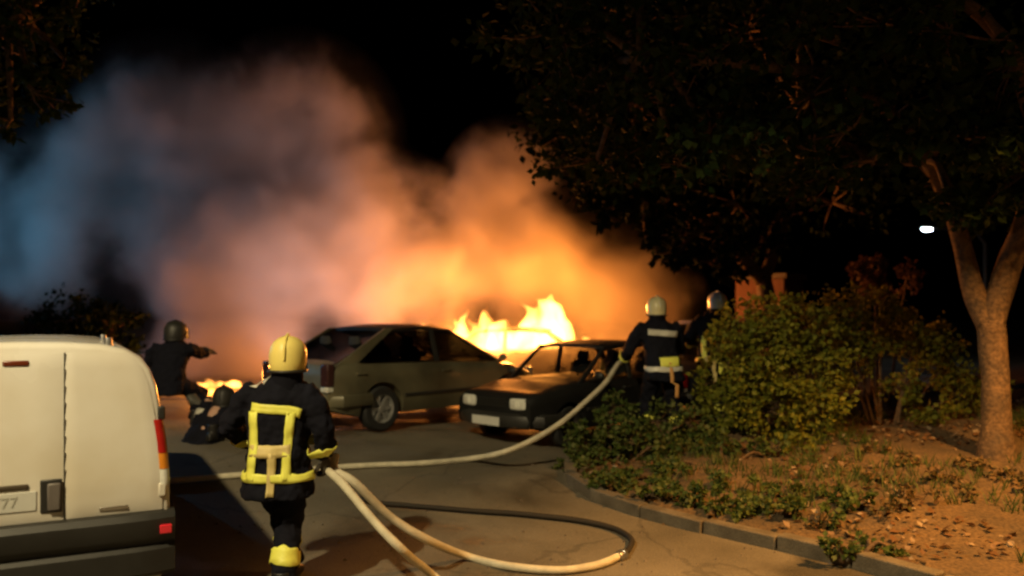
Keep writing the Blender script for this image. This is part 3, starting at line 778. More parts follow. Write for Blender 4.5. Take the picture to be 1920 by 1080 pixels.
# walking firefighter, back to us, hose in the right hand
NX, NY = -1.665, 5.7
J = dict(hip=(-.0, 0, .92), chest=(.0, .02, 1.24), neck=(.03, .04, 1.53), head=(.055, .06, 1.66), turn=.08,
         lsh=(-.215, .02, 1.43), lel=(-.375, .06, 1.18), lwr=(-.30, .25, 1.06), lhd=(.35, 1, .1), lpn=(1, -.2, 0),
         rsh=(.24, .02, 1.42), rel=(.325, .00, 1.16), rwr=(.30, .10, .97), rhd=(.12, .18, -1), rpn=(-1, .2, 0), rcl=1.0,
         lhp=(-.09, 0, .86), lkn=(-.045, .27, .52), lan=(.0, .36, .12), lto=(.01, .54, .0),
         rhp=(.09, 0, .86), rkn=(.065, .05, .48), ran=(.065, -.14, .11), rto=(.08, .06, .0))
near, njk, ntr = firefighter('firefighter in dark turnout gear with yellow back frame and yellow helmet holding a hose', (NX, NY, .004), 0, J, M_helmet, 0.1, group=None)
for k in (0, 1):
    x0_ = -.165 + .06 * k; gv_ = [Vector((x0_ + .022 * i + .012 * j, -.10 + .03 * j, 1.515 + .02 * j)) for j in range(4) for i in range(2)]
    wrap(mesh_obj('shoulder_mark', gv_, [(2 * j, 2 * j + 1, 2 * j + 3, 2 * j + 2) for j in range(3)], M_hiwhite, near), njk)

# firefighter at the bush, pale helmet, hose under the arm
bx, by = 1.93, 10.35; bgz = ground_z(bx, by); zoff = (at(1237, 552, by).z - bgz) - 1.86
J2 = dict(hip=(.02, -.02, .95 + zoff), chest=(-.0, .08, 1.25 + zoff), neck=(-.0, .16, 1.52 + zoff), head=(.0, .2, 1.655 + zoff),
          lsh=(-.25, .12, 1.42 + zoff), lel=(-.36, .22, 1.13 + zoff), lwr=(-.38, .46, 1.0 + zoff), lhd=(-.1, 1, 0), lpn=(1, 0, 0),
          rsh=(.25, .12, 1.42 + zoff), rel=(.35, .25, 1.14 + zoff), rwr=(.12, .45, 1.04 + zoff), rhd=(-1, .6, 0), rpn=(0, -1, -.3),
          lhp=(-.10, -.02, .88 + zoff), lkn=(-.15, .16, .48 + zoff * .5), lan=(-.16, .02, .10), lto=(-.18, .2, 0),
          rhp=(.12, -.02, .88 + zoff), rkn=(.16, .02, .48 + zoff * .5), ran=(.18, -.2, .10), rto=(.22, 0, 0), bz=(1.36 + zoff, .985 + zoff))
f2, _, _ = firefighter('firefighter with pale yellow helmet standing behind the low bush aiming the hose', (bx, by, bgz), math.radians(8), J2, M_helmetw, 0, back='tee')
# firefighter behind the bush, white helmet
cx_, cy_ = 2.92, 11.6; cgz = ground_z(cx_, cy_); z3 = (at(1337, 545, cy_).z - cgz) - 1.86
J3 = {k: (tuple(v) if not isinstance(v, float) else v) for k, v in J.items()}
for k in list(J3):
    if isinstance(J3[k], tuple) and k not in ('lhd', 'rhd', 'lpn', 'rpn', 'lto', 'rto', 'lan', 'ran'):
        a = J3[k]; J3[k] = (a[0] * .95, a[1], a[2] + z3 * min(1, a[2] / .9))
f3, _, _ = firefighter('firefighter with white helmet half hidden behind the tall green bush', (cx_, cy_, cgz), math.radians(-10), J3, M_helmett, 0.3)
# crouching firefighter beyond the van, arm stretched out
dx_, dy_ = at(322, 700, 10.6).x, 10.6; dgz = gzr(dx_, dy_); z4 = (at(330, 608, dy_).z - dgz) - 1.36
J4 = dict(hip=(-.06, 0, .62 + z4), chest=(-.02, .06, .90 + z4), neck=(.02, .10, 1.12 + z4), head=(.03, .12, 1.22 + z4),
          lsh=(-.24, .08, 1.03 + z4), lel=(-.36, .14, .80 + z4), lwr=(-.22, .34, .70 + z4), lhd=(.5, 1, -.2), lpn=(1, 0, 0),
          rsh=(.22, .1, 1.03 + z4), rel=(.27, .32, .96 + z4), rwr=(.31, .52, .98 + z4), rhd=(.2, 1, .05), rpn=(0, 0, -1), rcl=.5,
          lhp=(-.16, 0, .56 + z4), lkn=(-.34, .34, .42), lan=(-.32, .08, .10), lto=(-.34, .28, 0),
          rhp=(.06, 0, .56 + z4), rkn=(.30, .30, .40), ran=(.30, 0, .10), rto=(.34, .2, 0), bz=(.95 + z4, .7 + z4))
f4, _, _ = firefighter('crouching firefighter in black gear with one arm stretched out beyond the white van', (dx_, dy_, dgz), math.radians(6), J4, M_black_pl, -.8, back='none', bandm=mat('dim_band', (.09, .085, .07), .6))  # bands coloured dim grey to imitate the figure's dark silhouette

kx, ky = at(398, 760, 9.9).x, 9.9; kg = gzr(kx, ky); z5 = (at(398, 732, ky).z - kg) - .92
J5 = dict(hip=(-.06, -.1, .36 + z5), chest=(-.02, .06, .56 + z5), neck=(.0, .18, .70 + z5), head=(.0, .24, .78 + z5),
          lsh=(-.21, .14, .64 + z5), lel=(-.30, .26, .45 + z5), lwr=(-.16, .42, .32 + z5), lhd=(.5, 1, -.4), lpn=(1, 0, 0),
          rsh=(.20, .14, .64 + z5), rel=(.29, .28, .45 + z5), rwr=(.16, .44, .32 + z5), rhd=(-.5, 1, -.4), rpn=(-1, 0, 0),
          lhp=(-.15, -.1, .34 + z5), lkn=(-.24, .28, .44), lan=(-.22, .05, .10), lto=(-.24, .24, 0),
          rhp=(.05, -.1, .34 + z5), rkn=(.16, .24, .16), ran=(.14, -.18, .10), rto=(.16, 0, 0), bz=(.6, .4))
f5, _, _ = firefighter('kneeling firefighter in black gear low beside the crouching one', (kx, ky, kg), math.radians(-15), J5, M_black_pl, .3, back='none', bandm=M_hiwhite)

# ------------------------------------------------------------------ hoses
def uneven(path, r, amp=.012):
    out = []; rr = []
    for i, p in enumerate(path):
        k = mnoise.noise((p.x * 1.7, p.y * 1.7, 2.2)); k2 = mnoise.noise((p.x * 2.3, p.y * 2.3, 8.2))
        out.append(Vector((p.x + amp * k, p.y + amp * k2, p.z))); rr.append(r * (1 + .10 * mnoise.noise((p.x * 5, p.y * 5, 4.4))))
    return out, rr
HR = .036
def gp(px, py, r=HR): 
    p = on_ground(px, py, r); return Vector((p.x, p.y, ground_z(p.x, p.y) + r + .004))
hw2 = Vector((bx, by, bgz)) + Matrix.Rotation(math.radians(8), 3, 'Z') @ Vector((-.38, .52, .97 + zoff))
pts = [gp(300, 906), gp(330, 902), gp(450, 892), gp(600, 880), gp(700, 874), gp(800, 869), gp(880, 861), at(940, 849, 9.15), at(1000, 825, 9.25), at(1050, 794, 9.45), at(1100, 752, 9.75), at(1135, 718, 10.1)]
pts[0] = gp(250, 908)
h = MB().tube(*uneven(spline(pts + [hw2 + Vector((-.10, -.28, -.04)), hw2 + Vector((-.0, .0, .0)), hw2 + Vector((.05, .25, .05))], 8), .033), 12)
hose1 = thing('fire_hose', 'pale fire hose stretched across the road up to the firefighter at the bush', 'hose')
h.build('hose_line', M_hose, hose1)
nz = MB().lathe([(.001, 0), (.036, 0), (.04, .06), (.026, .09), (.024, .26), (.034, .30), (.030, .31), (.001, .31)], 16, 'z').xf(Matrix.Translation(hw2 + Vector((.05, .25, .05))) @ Vector((0.1, 1, .2)).to_track_quat('Z', 'Y').to_matrix().to_4x4())
nz.build('nozzle', M_steel, hose1)
nh = Vector((NX, NY, .004)) + Vector((.325, .13, .87))
h = MB().tube(*uneven(spline([nh + Vector((-.015, .10, .10)), nh + Vector((0, .0, .0)), at(640, 905, 5.55), at(700, 975, 5.35), at(760, 1035, 5.25), gp(812, 1082), gp(900, 1150), gp(1040, 1230), gp(1300, 1290)], 8), .029), 12)
hose2 = thing('fire_hose', 'straight hose strand hanging from the gloved hand of the walking firefighter to the road', 'hose'); h.build('hose_line', M_hose, hose2)
q = [nh + Vector((.03, .12, .08)), nh + Vector((.045, .03, -.01)), at(665, 905, 5.75), at(730, 968, 5.9), at(800, 1012, 6.05), gp(880, 1046), gp(960, 1064), gp(1050, 1070), gp(1120, 1062), gp(1165, 1043)]
h = MB().tube(*uneven(spline(q, 8), .031), 12); hose3 = thing('fire_hose', 'pale hose curving from the walking firefighter across the road to a metal coupling', 'hose'); h.build('hose_line', M_hose, hose3)
e0, e1 = q[-2], q[-1]; dd = (e1 - e0).normalized()
cp = MB().lathe([(.001, -.05), (.040, -.05), (.046, -.03), (.046, -.005), (.040, 0), (.046, .005), (.046, .03), (.038, .05), (.001, .05)], 18, 'z').xf(Matrix.Translation(e1) @ dd.to_track_quat('Z', 'Y').to_matrix().to_4x4())
cp.build('coupling', M_steel, hose3)
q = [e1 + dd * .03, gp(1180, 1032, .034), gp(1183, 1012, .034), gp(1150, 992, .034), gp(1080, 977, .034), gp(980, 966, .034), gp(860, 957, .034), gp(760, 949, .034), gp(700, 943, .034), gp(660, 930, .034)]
h = MB().tube(*uneven(spline(q, 8), .025), 12); tag(h.build('hose_shadow', M_hosedark), 'dark strand standing for the shadow of the raised hose, looping back over the road from the metal coupling', 'hose')  # dark strand laid where the raised hose throws its shadow on the road

# ------------------------------------------------------------------ vegetation
def leaves(mb, pts_dirs):
    V, F = mb.v, mb.f
    for (p, size, nrm, tip) in pts_dirs:
        t = tip - nrm * tip.dot(nrm)
        if t.length < 1e-3: t = nrm.orthogonal()
        t.normalize(); s = nrm.cross(t); b = len(V); w = size * .36; fold = nrm * size * .10
        V += [p, p + t * size * .45 + s * w + fold, p + t * size * .48, p + t * size * .45 - s * w + fold, p + t * size]
        F += [(b, b + 1, b + 2), (b, b + 2, b + 3), (b + 1, b + 4, b + 2), (b + 2, b + 4, b + 3)]
def rnd_dir():
    while True:
        v = Vector((random.uniform(-1, 1), random.uniform(-1, 1), random.uniform(-1, 1)))
        if .05 < v.length < 1: return v.normalized()
def clump_leaves(c, r, n, size, droop=.5):
    out = []
    c = Vector(c); r = (r, r, r) if not hasattr(r, '__len__') else r
    sub = [(rnd_dir() * random.uniform(.35, .95)) for _ in range(max(4, n // 28))]
    for i in range(n):
        s = random.choice(sub); o_ = s + rnd_dir() * random.random() ** .6 * .34
        p = c + Vector((o_.x * r[0], o_.y * r[1], o_.z * r[2]))
        nr = (rnd_dir() + Vector((0, -.25, .7)) * .9).normalized()
        tip = (rnd_dir() + Vector((o_.x, o_.y, -droop)) * .8)
        out.append((p, size * random.uniform(.6, 1.25), nr, tip))
    return out, [c + Vector((s.x * r[0], s.y * r[1], s.z * r[2])) for s in sub]
ML_tree = leaf_mat('leaf_tree', [(.010, .022, .006), (.018, .032, .008), (.034, .046, .012)], .15, .85, .04)
ML_dark = leaf_mat('leaf_far', [(.005, .011, .004), (.008, .015, .005), (.014, .02, .007)], .03, .9, .02)
ML_bush = leaf_mat('leaf_bush', [(.09, .105, .010), (.15, .16, .016), (.25, .23, .03)])
ML_low = leaf_mat('leaf_low', [(.04, .07, .015), (.07, .10, .02), (.14, .15, .05)])
ML_dry = leaf_mat('leaf_dry', [(.08, .04, .015), (.16, .08, .035), (.34, .26, .17)], .2)
ML_mix = leaf_mat('leaf_mixed', [(.05, .06, .015), (.12, .075, .03), (.20, .12, .05), (.06, .05, .02)], .2)
ML_red = leaf_mat('leaf_reddish', [(.10, .045, .03), (.14, .075, .05), (.08, .05, .03)], .3)
def tree(label, trunk, limbs, clumps, leafmat, size, group=None, loc=None):
    base = Vector(trunk[0][0]); t = thing('tree', label, 'tree', tuple(base), 0, group)
    tm = MB(); 
    tp = [Vector(p) - base for p, r in trunk]; tm.tube(spline(tp, 5), [interp([(i, r) for i, (p, r) in enumerate(trunk)], k / 5) for k in range(5 * (len(trunk) - 1) + 1)], 14)
    for lp in limbs:
        pp = [Vector(p) - base for p, r in lp]; tm.tube(spline(pp, 5), [interp([(i, r) for i, (p, r) in enumerate(lp)], k / 5) for k in range(5 * (len(lp) - 1) + 1)], 10)
    for k in range(len(tm.v)):
        p = tm.v[k]; q = mnoise.noise_vector(p * 3.0) * .018 + mnoise.noise_vector(p * 9) * .008; tm.v[k] = p + Vector(q)
    cm = MB(); br = MB(); ends = [Vector(p[-1][0]) - base for p in limbs] + [Vector(p[len(p) // 2][0]) - base for p in limbs]
    for (c, r, n) in clumps:
        c = Vector(c) - base; lv, sub = clump_leaves(c, r, n, size); leaves(cm, lv)
        e = min(ends, key=lambda q: (q - c).length); mid = e.lerp(c, .5) + Vector((0, 0, .15)); br.tube(spline([e, mid, c], 4), [.05 - .003 * i for i in range(9)], 6)
        for s in sub[:10]: br.tube([c, c.lerp(s, .5) + rnd_dir() * .05, s], [.016, .011, .005], 5)
    tm.build('trunk', M_bark, t, sharp=180); br.build('branch', M_bark, t, sharp=180)
    mesh_obj('crown', cm.v, cm.f, leafmat, t, flat=True)
    return t
# near right tree
tb = on_ground(1868, 858); D0 = tb.y
def T(px, py, dD=0): return at(px, py, D0 + dD)
base = Vector((tb.x, tb.y, ground_z(tb.x, tb.y) - .12))
random.seed(11)
cl = []
for (px, py, D, r, n) in [(1050, 60, 8.2, .9, 500), (1200, 40, 8.0, 1.0, 600), (1180, 170, 8.6, .9, 550), (1330, 110, 7.6, .95, 600), (1330, 250, 8.2, .8, 520), (1420, 260, 7.4, .55, 260), (1270, 310, 8.4, .5, 220),
                          (1500, 60, 7.6, 1.0, 620), (1520, 180, 7.4, .7, 380), (1650, 40, 7.4, .9, 500), (1780, 60, 7.2, .8, 420), (1900, 120, 7.6, .9, 450), (1930, 320, 8.0, .8, 380), (1860, 400, 8.4, .55, 230),
                          (1760, 340, 8.8, .5, 200), (1660, 230, 9.0, .9, 420), (1560, 330, 9.4, .8, 360), (1120, 300, 9.2, .75, 420), (1060, 190, 9.0, .7, 380), (1200, -80, 8, 1.0, 400), (1500, -90, 7.6, 1.1, 450), (1800, -100, 7.4, 1.1, 450), (1640, 300, 7.6, .6, 320), (1720, 240, 7.4, .6, 320), (1780, 380, 7.8, .45, 220), (1580, 250, 7.4, .55, 260), (1830, 260, 7.4, .6, 280), (2080, 200, 8, 1.2, 450), (2050, 420, 8.3, .7, 250)]:
    cl.append((at(px, py, D), (r, r, r * .75), n))
tree('broad-leaved tree with forked lamplit trunk leaning over the verge', [(base, .22), (T(1868, 800), .15), (T(1866, 700), .132), (T(1858, 600), .14)],
     [[(T(1858, 610), .14), (T(1885, 520), .13), (T(1915, 440, -.1), .12), (T(1950, 300, -.2), .10), (T(1900, 100, -.5), .07), (T(1800, 0, -.8), .05)],
      [(T(1856, 610), .13), (T(1822, 540, .15), .11), (T(1800, 440, .2), .095), (T(1740, 300, .2), .08), (T(1600, 160, -.3), .06), (T(1400, 120, -.8), .05), (T(1200, 110, -.5), .035)],
      [(T(1740, 300, .2), .07), (T(1640, 300, .3), .05), (T(1500, 290, .2), .04)]], cl, ML_tree, .12)
# darker tree behind, its crown in front of the smoke
random.seed(12)
cl = []
for (px, py, D, r, n) in [(1080, 250, 13, 1.1, 520), (1150, 330, 13, 1.0, 520), (1230, 380, 13, .9, 480), (1300, 440, 13, .9, 480), (1380, 380, 13, 1.2, 560), (1340, 500, 13.2, .5, 240), (1440, 450, 13.4, .8, 360), (1040, 120, 13, 1.0, 420), (1180, 180, 13, 1.4, 620), (1300, 280, 13, 1.3, 620), (1450, 250, 13.5, 1.5, 600), (1560, 380, 14, 1.2, 450), (1600, 220, 14, 1.4, 480), (1140, 395, 12.8, .35, 130), (1210, 440, 12.8, .3, 110), (1270, 480, 12.8, .3, 110), (1180, 30, 13.5, 1.4, 450), (1400, 60, 13.5, 1.6, 450)]:
    cl.append((at(px, py, D), (r, r, r * .8), n))
b2 = Vector((4.35, 13.2, ground_z(4.35, 13.2) - .1))
tree('dark tree crown hanging in front of the orange smoke', [(b2, .2), (b2 + Vector((-.05, 0, 1.2)), .16), (b2 + Vector((-.2, 0, 2.4)), .13)],
     [[(b2 + Vector((-.2, 0, 2.3)), .12), (b2 + Vector((-1.0, 0, 3.2)), .09), (b2 + Vector((-2.2, 0, 4.0)), .05)], [(b2 + Vector((-.2, 0, 2.3)), .11), (b2 + Vector((.3, .2, 3.6)), .08), (b2 + Vector((.6, .3, 5.0)), .05)]], cl, ML_dark, .15)
# tree at the top left, trunk outside the frame
random.seed(13)
cl = [(at(px, py, D), (r, r, r * .75), n) for (px, py, D, r, n) in [(-40, 60, 9, .8, 420), (60, 40, 9, .7, 380), (60, 170, 9, .5, 240), (-60, 190, 9, .6, 260), (150, -20, 9.2, .6, 260), (120, 110, 9.3, .35, 120), (20, 225, 9, .25, 80)]]
b3 = Vector((-8.2, 9.4, ground_z(-8.2, 9.4) - .1))
tree('dark foliage of a tree reaching in above the white van', [(b3, .2), (b3 + Vector((.1, 0, 2)), .16), (b3 + Vector((.3, 0, 3.4)), .12)], [[(b3 + Vector((.3, 0, 3.4)), .1), (b3 + Vector((1.2, -.1, 4.3)), .06), (b3 + Vector((2.4, -.2, 4.9)), .035)]], cl, ML_tree, .11)

def bush(name, label, base, clumps, leafmat, size, group=None):
    base = Vector(base); t = thing(name, label, 'bush', tuple(base), 0, group); cm = MB(); br = MB()
    for (c, r, n) in clumps:
        c = Vector(c) - base; lv, sub = clump_leaves(c, r, n, size, .2); leaves(cm, lv)
        foot = Vector((c.x * .35 + random.uniform(-.1, .1), c.y * .35, -.05)); br.tube(spline([foot, foot.lerp(c, .55) + Vector((0, 0, .1)), c], 4), [.022 - .0015 * i for i in range(9)], 6)
        for s in sub[:14]: br.tube([c, c.lerp(s, .5) + rnd_dir() * .03, s], [.009, .006, .003], 4)
    br.build('stem', M_bark, t, sharp=180); mesh_obj('foliage', cm.v, cm.f, leafmat, t, flat=True)
    return t
def cover(name, label, clumps, leafmat, size):
    cm = MB()
    for (c, r, n) in clumps:
        lv, sub = clump_leaves(c, r, n, size, .2); leaves(cm, lv)
        for q in sub: cm.tube([Vector((c.x, c.y, c.z - .1)), Vector(c).lerp(q, .6), q], [.006, .005, .003], 4)
    o = mesh_obj(name, cm.v, cm.f, leafmat, None, flat=True); o['kind'] = 'stuff'; return tag(o, label, 'plants')
random.seed(21)
C = lambda lst: [(at(px, py, D), r, int(n * 1.9)) for (px, py, D, r, n) in lst]
p = at(1450, 830, 9.6); bz_ = ground_z(p.x, p.y)
bush('tall_bush', 'tall yellow-green bush in front of the firefighter with the white helmet', (p.x, p.y, bz_), C([(1400, 620, 9.6, .40, 420), (1450, 610, 9.6, .45, 520), (1510, 610, 9.6, .40, 420), (1420, 700, 9.5, .45, 560), (1490, 700, 9.4, .45, 560), (1530, 760, 9.3, .42, 480), (1440, 770, 9.4, .40, 420), (1560, 690, 9.5, .3, 260), (1390, 750, 9.6, .3, 220), (1500, 830, 9.2, .35, 300), (1352, 650, 10.3, .26, 220), (1345, 720, 10.2, .30, 260), (1350, 790, 10, .3, 220)]), ML_bush, .075)
p = at(1660, 830, 10.2)
bush('arching_bush', 'arching yellow-green bush between the tall bush and the forked tree', (p.x, p.y, ground_z(p.x, p.y)), C([(1580, 600, 10.2, .45, 480), (1650, 610, 10.2, .42, 460), (1720, 640, 10.2, .42, 460), (1780, 680, 10.2, .38, 380), (1800, 750, 10.2, .33, 280), (1620, 660, 10.2, .30, 200), (1700, 720, 10.1, .30, 180), (1750, 780, 10, .28, 170), (1560, 620, 10.3, .35, 300), (1850, 720, 10.3, .3, 200)]), ML_bush, .075)
p = at(1640, 510, 12.8); 
bush('reddish_shrub', 'tall reddish leaved shrub showing above the arching bush', (p.x, p.y, ground_z(p.x, p.y)), C([(1615, 510, 12.8, .24, 260), (1650, 490, 12.8, .2, 160), (1640, 540, 12.8, .3, 220), (1700, 520, 13, .3, 120)]), ML_red, .07)
p = at(1140, 880, 9.35)
bush('low_bush', 'low green bush at the kerb below the hose', (p.x, p.y, ground_z(p.x, p.y)), C([(1090, 830, 9.5, .28, 330), (1140, 810, 9.5, .30, 380), (1190, 830, 9.3, .30, 340), (1110, 870, 9.2, .22, 220), (1180, 890, 9.0, .22, 220), (1230, 790, 9.6, .3, 260), (1150, 770, 9.9, .25, 200), (1060, 880, 9.3, .18, 150), (1090, 915, 8.9, .16, 130), (1150, 925, 8.7, .16, 140), (1220, 900, 8.8, .22, 190), (1250, 840, 9.2, .26, 200), (1300, 790, 9.5, .28, 220)]), ML_low, .07)
p = at(1330, 900, 8.6)
bush('low_bush', 'low spreading bush between the kerb and the tall bush', (p.x, p.y, ground_z(p.x, p.y)), C([(1260, 890, 8.6, .24, 260), (1330, 910, 8.5, .26, 300), (1400, 920, 8.4, .26, 300), (1470, 930, 8.3, .24, 260), (1350, 840, 9.0, .28, 260), (1440, 860, 8.9, .30, 300), (1520, 900, 8.6, .26, 260), (1220, 930, 8.4, .14, 120), (1300, 945, 8.1, .15, 130), (1380, 958, 7.9, .15, 130), (1470, 965, 7.8, .16, 140), (1560, 955, 8.0, .18, 150), (1590, 880, 8.8, .24, 170)]), ML_low, .065)
p = on_ground(1300, 930)
cover('verge_plants', 'dark green plants spilling over the kerb bend', [(Vector((q.x, q.y, ground_z(q.x, q.y) + .09)), (random.uniform(.16, .26), .2, random.uniform(.10, .16)), random.randint(110, 190)) for q in [on_ground(a, b) for a, b in ((1075, 872), (1100, 895), (1130, 915), (1165, 925), (1205, 935), (1250, 940), (1295, 950), (1340, 958), (1390, 968), (1440, 972), (1490, 978), (1540, 985), (1180, 895), (1260, 905), (1340, 925), (1420, 935), (1500, 945), (1560, 940), (1600, 960))]], ML_low, .062)
p = on_ground(1760, 905)
cover('ground_cover', 'straggly low growth at the foot of the forked tree', [(Vector((q.x, q.y, ground_z(q.x, q.y) + .06)), (.22, .22, .10), 130) for q in [on_ground(a, b) for a, b in ((1650, 900), (1700, 870), (1760, 900), (1820, 880), (1800, 930), (1890, 910), (1720, 940), (1640, 850), (1560, 1000), (1660, 965))]], ML_mix, .055)
p = on_ground(1600, 1062)
bush('small_shrub', 'small dark shrub by itself on the bare ground near the kerb', (p.x, p.y, ground_z(p.x, p.y)), [((p.x - .12, p.y, ground_z(p.x, p.y) + .07), (.17, .15, .10), 170), ((p.x + .14, p.y + .03, ground_z(p.x, p.y) + .08), (.16, .15, .11), 160), ((p.x + .3, p.y, ground_z(p.x, p.y) + .05), (.12, .12, .07), 90)], ML_low, .055)
p = at(190, 640, 13.5)
bush('dark_bush', 'dark bush rising behind the roof of the white van', (p.x, p.y, ground_z(p.x, p.y)), C([(150, 600, 14.5, .7, 420), (210, 620, 14.5, .6, 380), (100, 620, 14.5, .55, 300), (190, 660, 14.4, .7, 360)]), ML_dark, .10)
# leaf litter and grass on the verge
random.seed(31)
lm = MB(); ls = []
for i in range(7000):
    x, y = random.uniform(.6, 8.5), random.uniform(5.2, 12.5)
    d = x - kerb_x(y)
    if d < .12 or mnoise.noise((x * .8, y * .8, 9)) < -.1: continue
    ls.append((Vector((x, y, ground_z(x, y) + random.uniform(.004, .035))), random.uniform(.04, .10), (Vector((0, 0, 1)) + rnd_dir() * .7).normalized(), rnd_dir()))
leaves(lm, ls); o = mesh_obj('fallen_leaves', lm.v, lm.f, ML_dry, None, flat=True); o['kind'] = 'stuff'; tag(o, 'dry fallen leaves scattered over the earth verge', 'leaves')
gm = MB()
for i in range(3400):
    x, y = random.uniform(.6, 8), random.uniform(6.0, 13); d = x - kerb_x(y)
    if d < .18 or mnoise.noise((x * .7, y * .7, 4)) < .05: continue
    z = ground_z(x, y)
    for k in range(5):
        a = random.uniform(0, 6.28); hgt = random.uniform(.06, .17); b = Vector((x + random.uniform(-.04, .04), y + random.uniform(-.04, .04), z - .01))
        s = Vector((math.cos(a), math.sin(a), 0)) * .006; t = b + Vector((math.sin(a) * hgt * .5, math.cos(a) * hgt * .5, hgt)); m_ = b.lerp(t, .5) + Vector((0, 0, .02))
        gm.add([b - s, b + s, m_ + s * .8, m_ - s * .8, t], [(0, 1, 2, 3), (3, 2, 4)])
o = mesh_obj('grass', gm.v, gm.f, ML_low, None, flat=True); o['kind'] = 'stuff'; tag(o, 'thin grass growing on the earth verge', 'grass')

# grit and charred bits on the road
random.seed(33); gm = MB()
for i in range(900):
    x, y = random.uniform(-4.5, 2.2), random.uniform(5.2, 11.5)
    if x > kerb_x(y) - .08 or mnoise.noise((x * .6, y * .6, 7)) < -.12: continue
    sz = random.choice((.006, .008, .01, .014, .022)); c = Vector((x, y, road_z(x, y) + .004))
    a = [c + Vector((math.cos(t) * sz * random.uniform(.6, 1.3), math.sin(t) * sz * random.uniform(.6, 1.3), 0)) for t in (0, 2.1, 4.2)]
    gm.add(a + [c + Vector((random.uniform(-.3, .3) * sz, random.uniform(-.3, .3) * sz, sz * .8))], [(0, 1, 3), (1, 2, 3), (2, 0, 3)])
o = mesh_obj('road_grit', gm.v, gm.f, mat('grit', (.16, .13, .10), .8, scale=20, col2=(.03, .025, .02)), None, flat=True); o['kind'] = 'stuff'; tag(o, 'grit and charred crumbs scattered on the road', 'grit')

# ------------------------------------------------------------------ hut, lamps, engine
hb = thing('brick_hut', 'small reddish hut with flat roof standing behind the tall bush', 'hut', (5.15, 16.0, ground_z(5.15, 16.0)), math.radians(-40))
MB().box((0, 0, 1.2), (.98, 1.0, 2.5)).build('wall', M_brick, hb, bevel=.01)
MB().box((0, 0, 2.50), (1.12, 1.14, .10)).build('roof', M_kerb, hb, bevel=.01)
MB().box((0, -.505, .95), (.6, .03, 1.9)).build('door', M_black_pl, hb, bevel=.005)
def street_lamp(label, base, hgt, arm, col, power, emis, yaw, spot=150, blend=.25):
    t = thing('street_lamp', label, 'street lamp', tuple(base), yaw, 'street lamps of the road')
    MB().tube([(0, 0, -.05), (0, 0, .9), (0, 0, .95), (0, 0, hgt * .9), (arm * .2, 0, hgt), (arm, 0, hgt + .08)], [.085, .085, .06, .05, .04, .032], 12).build('pole', M_pole, t)
    hd = MB().rings([(-.05, 0, 0, .20, .10), (0, 0, 0, .26, .13), (.06, 0, 0, .18, .09), (.09, 0, 0, .08, .05)], 20, 2.6).xf(Matrix.Translation((arm + .2, 0, hgt + .10))).build('lamp_head', M_steel, t)
    MB().rings([(-.09, 0, 0, .09, .05), (-.07, 0, 0, .15, .075), (-.045, 0, 0, .17, .085)], 18).xf(Matrix.Translation((arm + .2, 0, hgt + .09))).build('lamp_glass', emit('lamp_' + label[:12], col, emis), t)
    ld = bpy.data.lights.new('lamp_light', 'SPOT'); ld.energy = power; ld.color = col; ld.shadow_soft_size = .13; ld.spot_size = math.radians(spot); ld.spot_blend = blend
    lo = link(bpy.data.objects.new('lamp_light', ld), t); lo.location = (arm + .2, 0, hgt - .10)
    return t
street_lamp('steel street lamp with a yellow lamp at the pavement across from the van', (-5.6, -.9, 0), 7.9, 1.4, (1, .80, .44), 4000, 30, math.radians(25), 137, .15)
street_lamp('steel street lamp with an orange lamp beside the bare verge', (5.6, 3.9, ground_z(5.6, 3.9)), 5.3, .7, (1, .45, .10), 4200, 25, math.radians(140), 114, .6)
p = at(1738, 432, 26)
street_lamp('distant street lamp shining white through the leaves', (p.x + 1.9, p.y, ground_z(p.x, p.y)), p.z - ground_z(p.x, p.y), 1.7, (.75, .9, 1), 8, 60, math.pi, 120)
# fire engine beyond the left edge: blue beacons tint the smoke
fe = thing('fire_engine', 'red fire engine with blue beacons standing beyond the white van', 'fire engine', (-14.6, 15.6, gzr(-14.6, 15.6)), math.radians(-6))
MB().box((-1.2, 0, 1.65), (4.2, 2.3, 2.3)).build('body', M_gred, fe, bevel=.06)
cb = MB().add([(1, -1.12, .5), (3, -1.12, .5), (3.05, -1.12, 1.5), (2.75, -1.05, 2.65), (1, -1.1, 2.7), (1, 1.12, .5), (3, 1.12, .5), (3.05, 1.12, 1.5), (2.75, 1.05, 2.65), (1, 1.1, 2.7)],
              [(0, 1, 2, 3, 4), (9, 8, 7, 6, 5), (0, 5, 6, 1), (1, 6, 7, 2), (2, 7, 8, 3), (3, 8, 9, 4), (4, 9, 5, 0)]); cb.build('cab', M_gred, fe, bevel=.07)
pane(fe, 'windscreen', [(3.07, -1.0, 1.55), (3.07, 1.0, 1.55), (2.82, .95, 2.5), (2.82, -.95, 2.5)], .05, M_glassd)
for s in (-1, 1):
    for xx in (-2.2, 2.1): wheel(fe, xx, s * .98, .48, .28, s, 8)
    MB().box((3.03, s * .8, .95), (.08, .3, .18)).build('headlight', M_lens, fe, bevel=.02)
    MB().box((-1.2, s * 1.155, 1.2), (3.6, .02, 1.2)).build('locker_shutter', M_rim, fe, bevel=.005)
    bc = MB().lathe([(.10, 0), (.10, .12), (.07, .17), (.001, .19)], 18, 'z', (2.3, s * .7, 2.69)).build('beacon', emit('beacon_blue', (.08, .35, 1), 20), fe)
bl = bpy.data.lights.new('beacon_light', 'POINT'); bl.energy = 430; bl.color = (.10, .48, .85); bl.shadow_soft_size = .1
lo = link(bpy.data.objects.new('beacon_light', bl), fe); lo.location = (2.4, 0, 3.15)
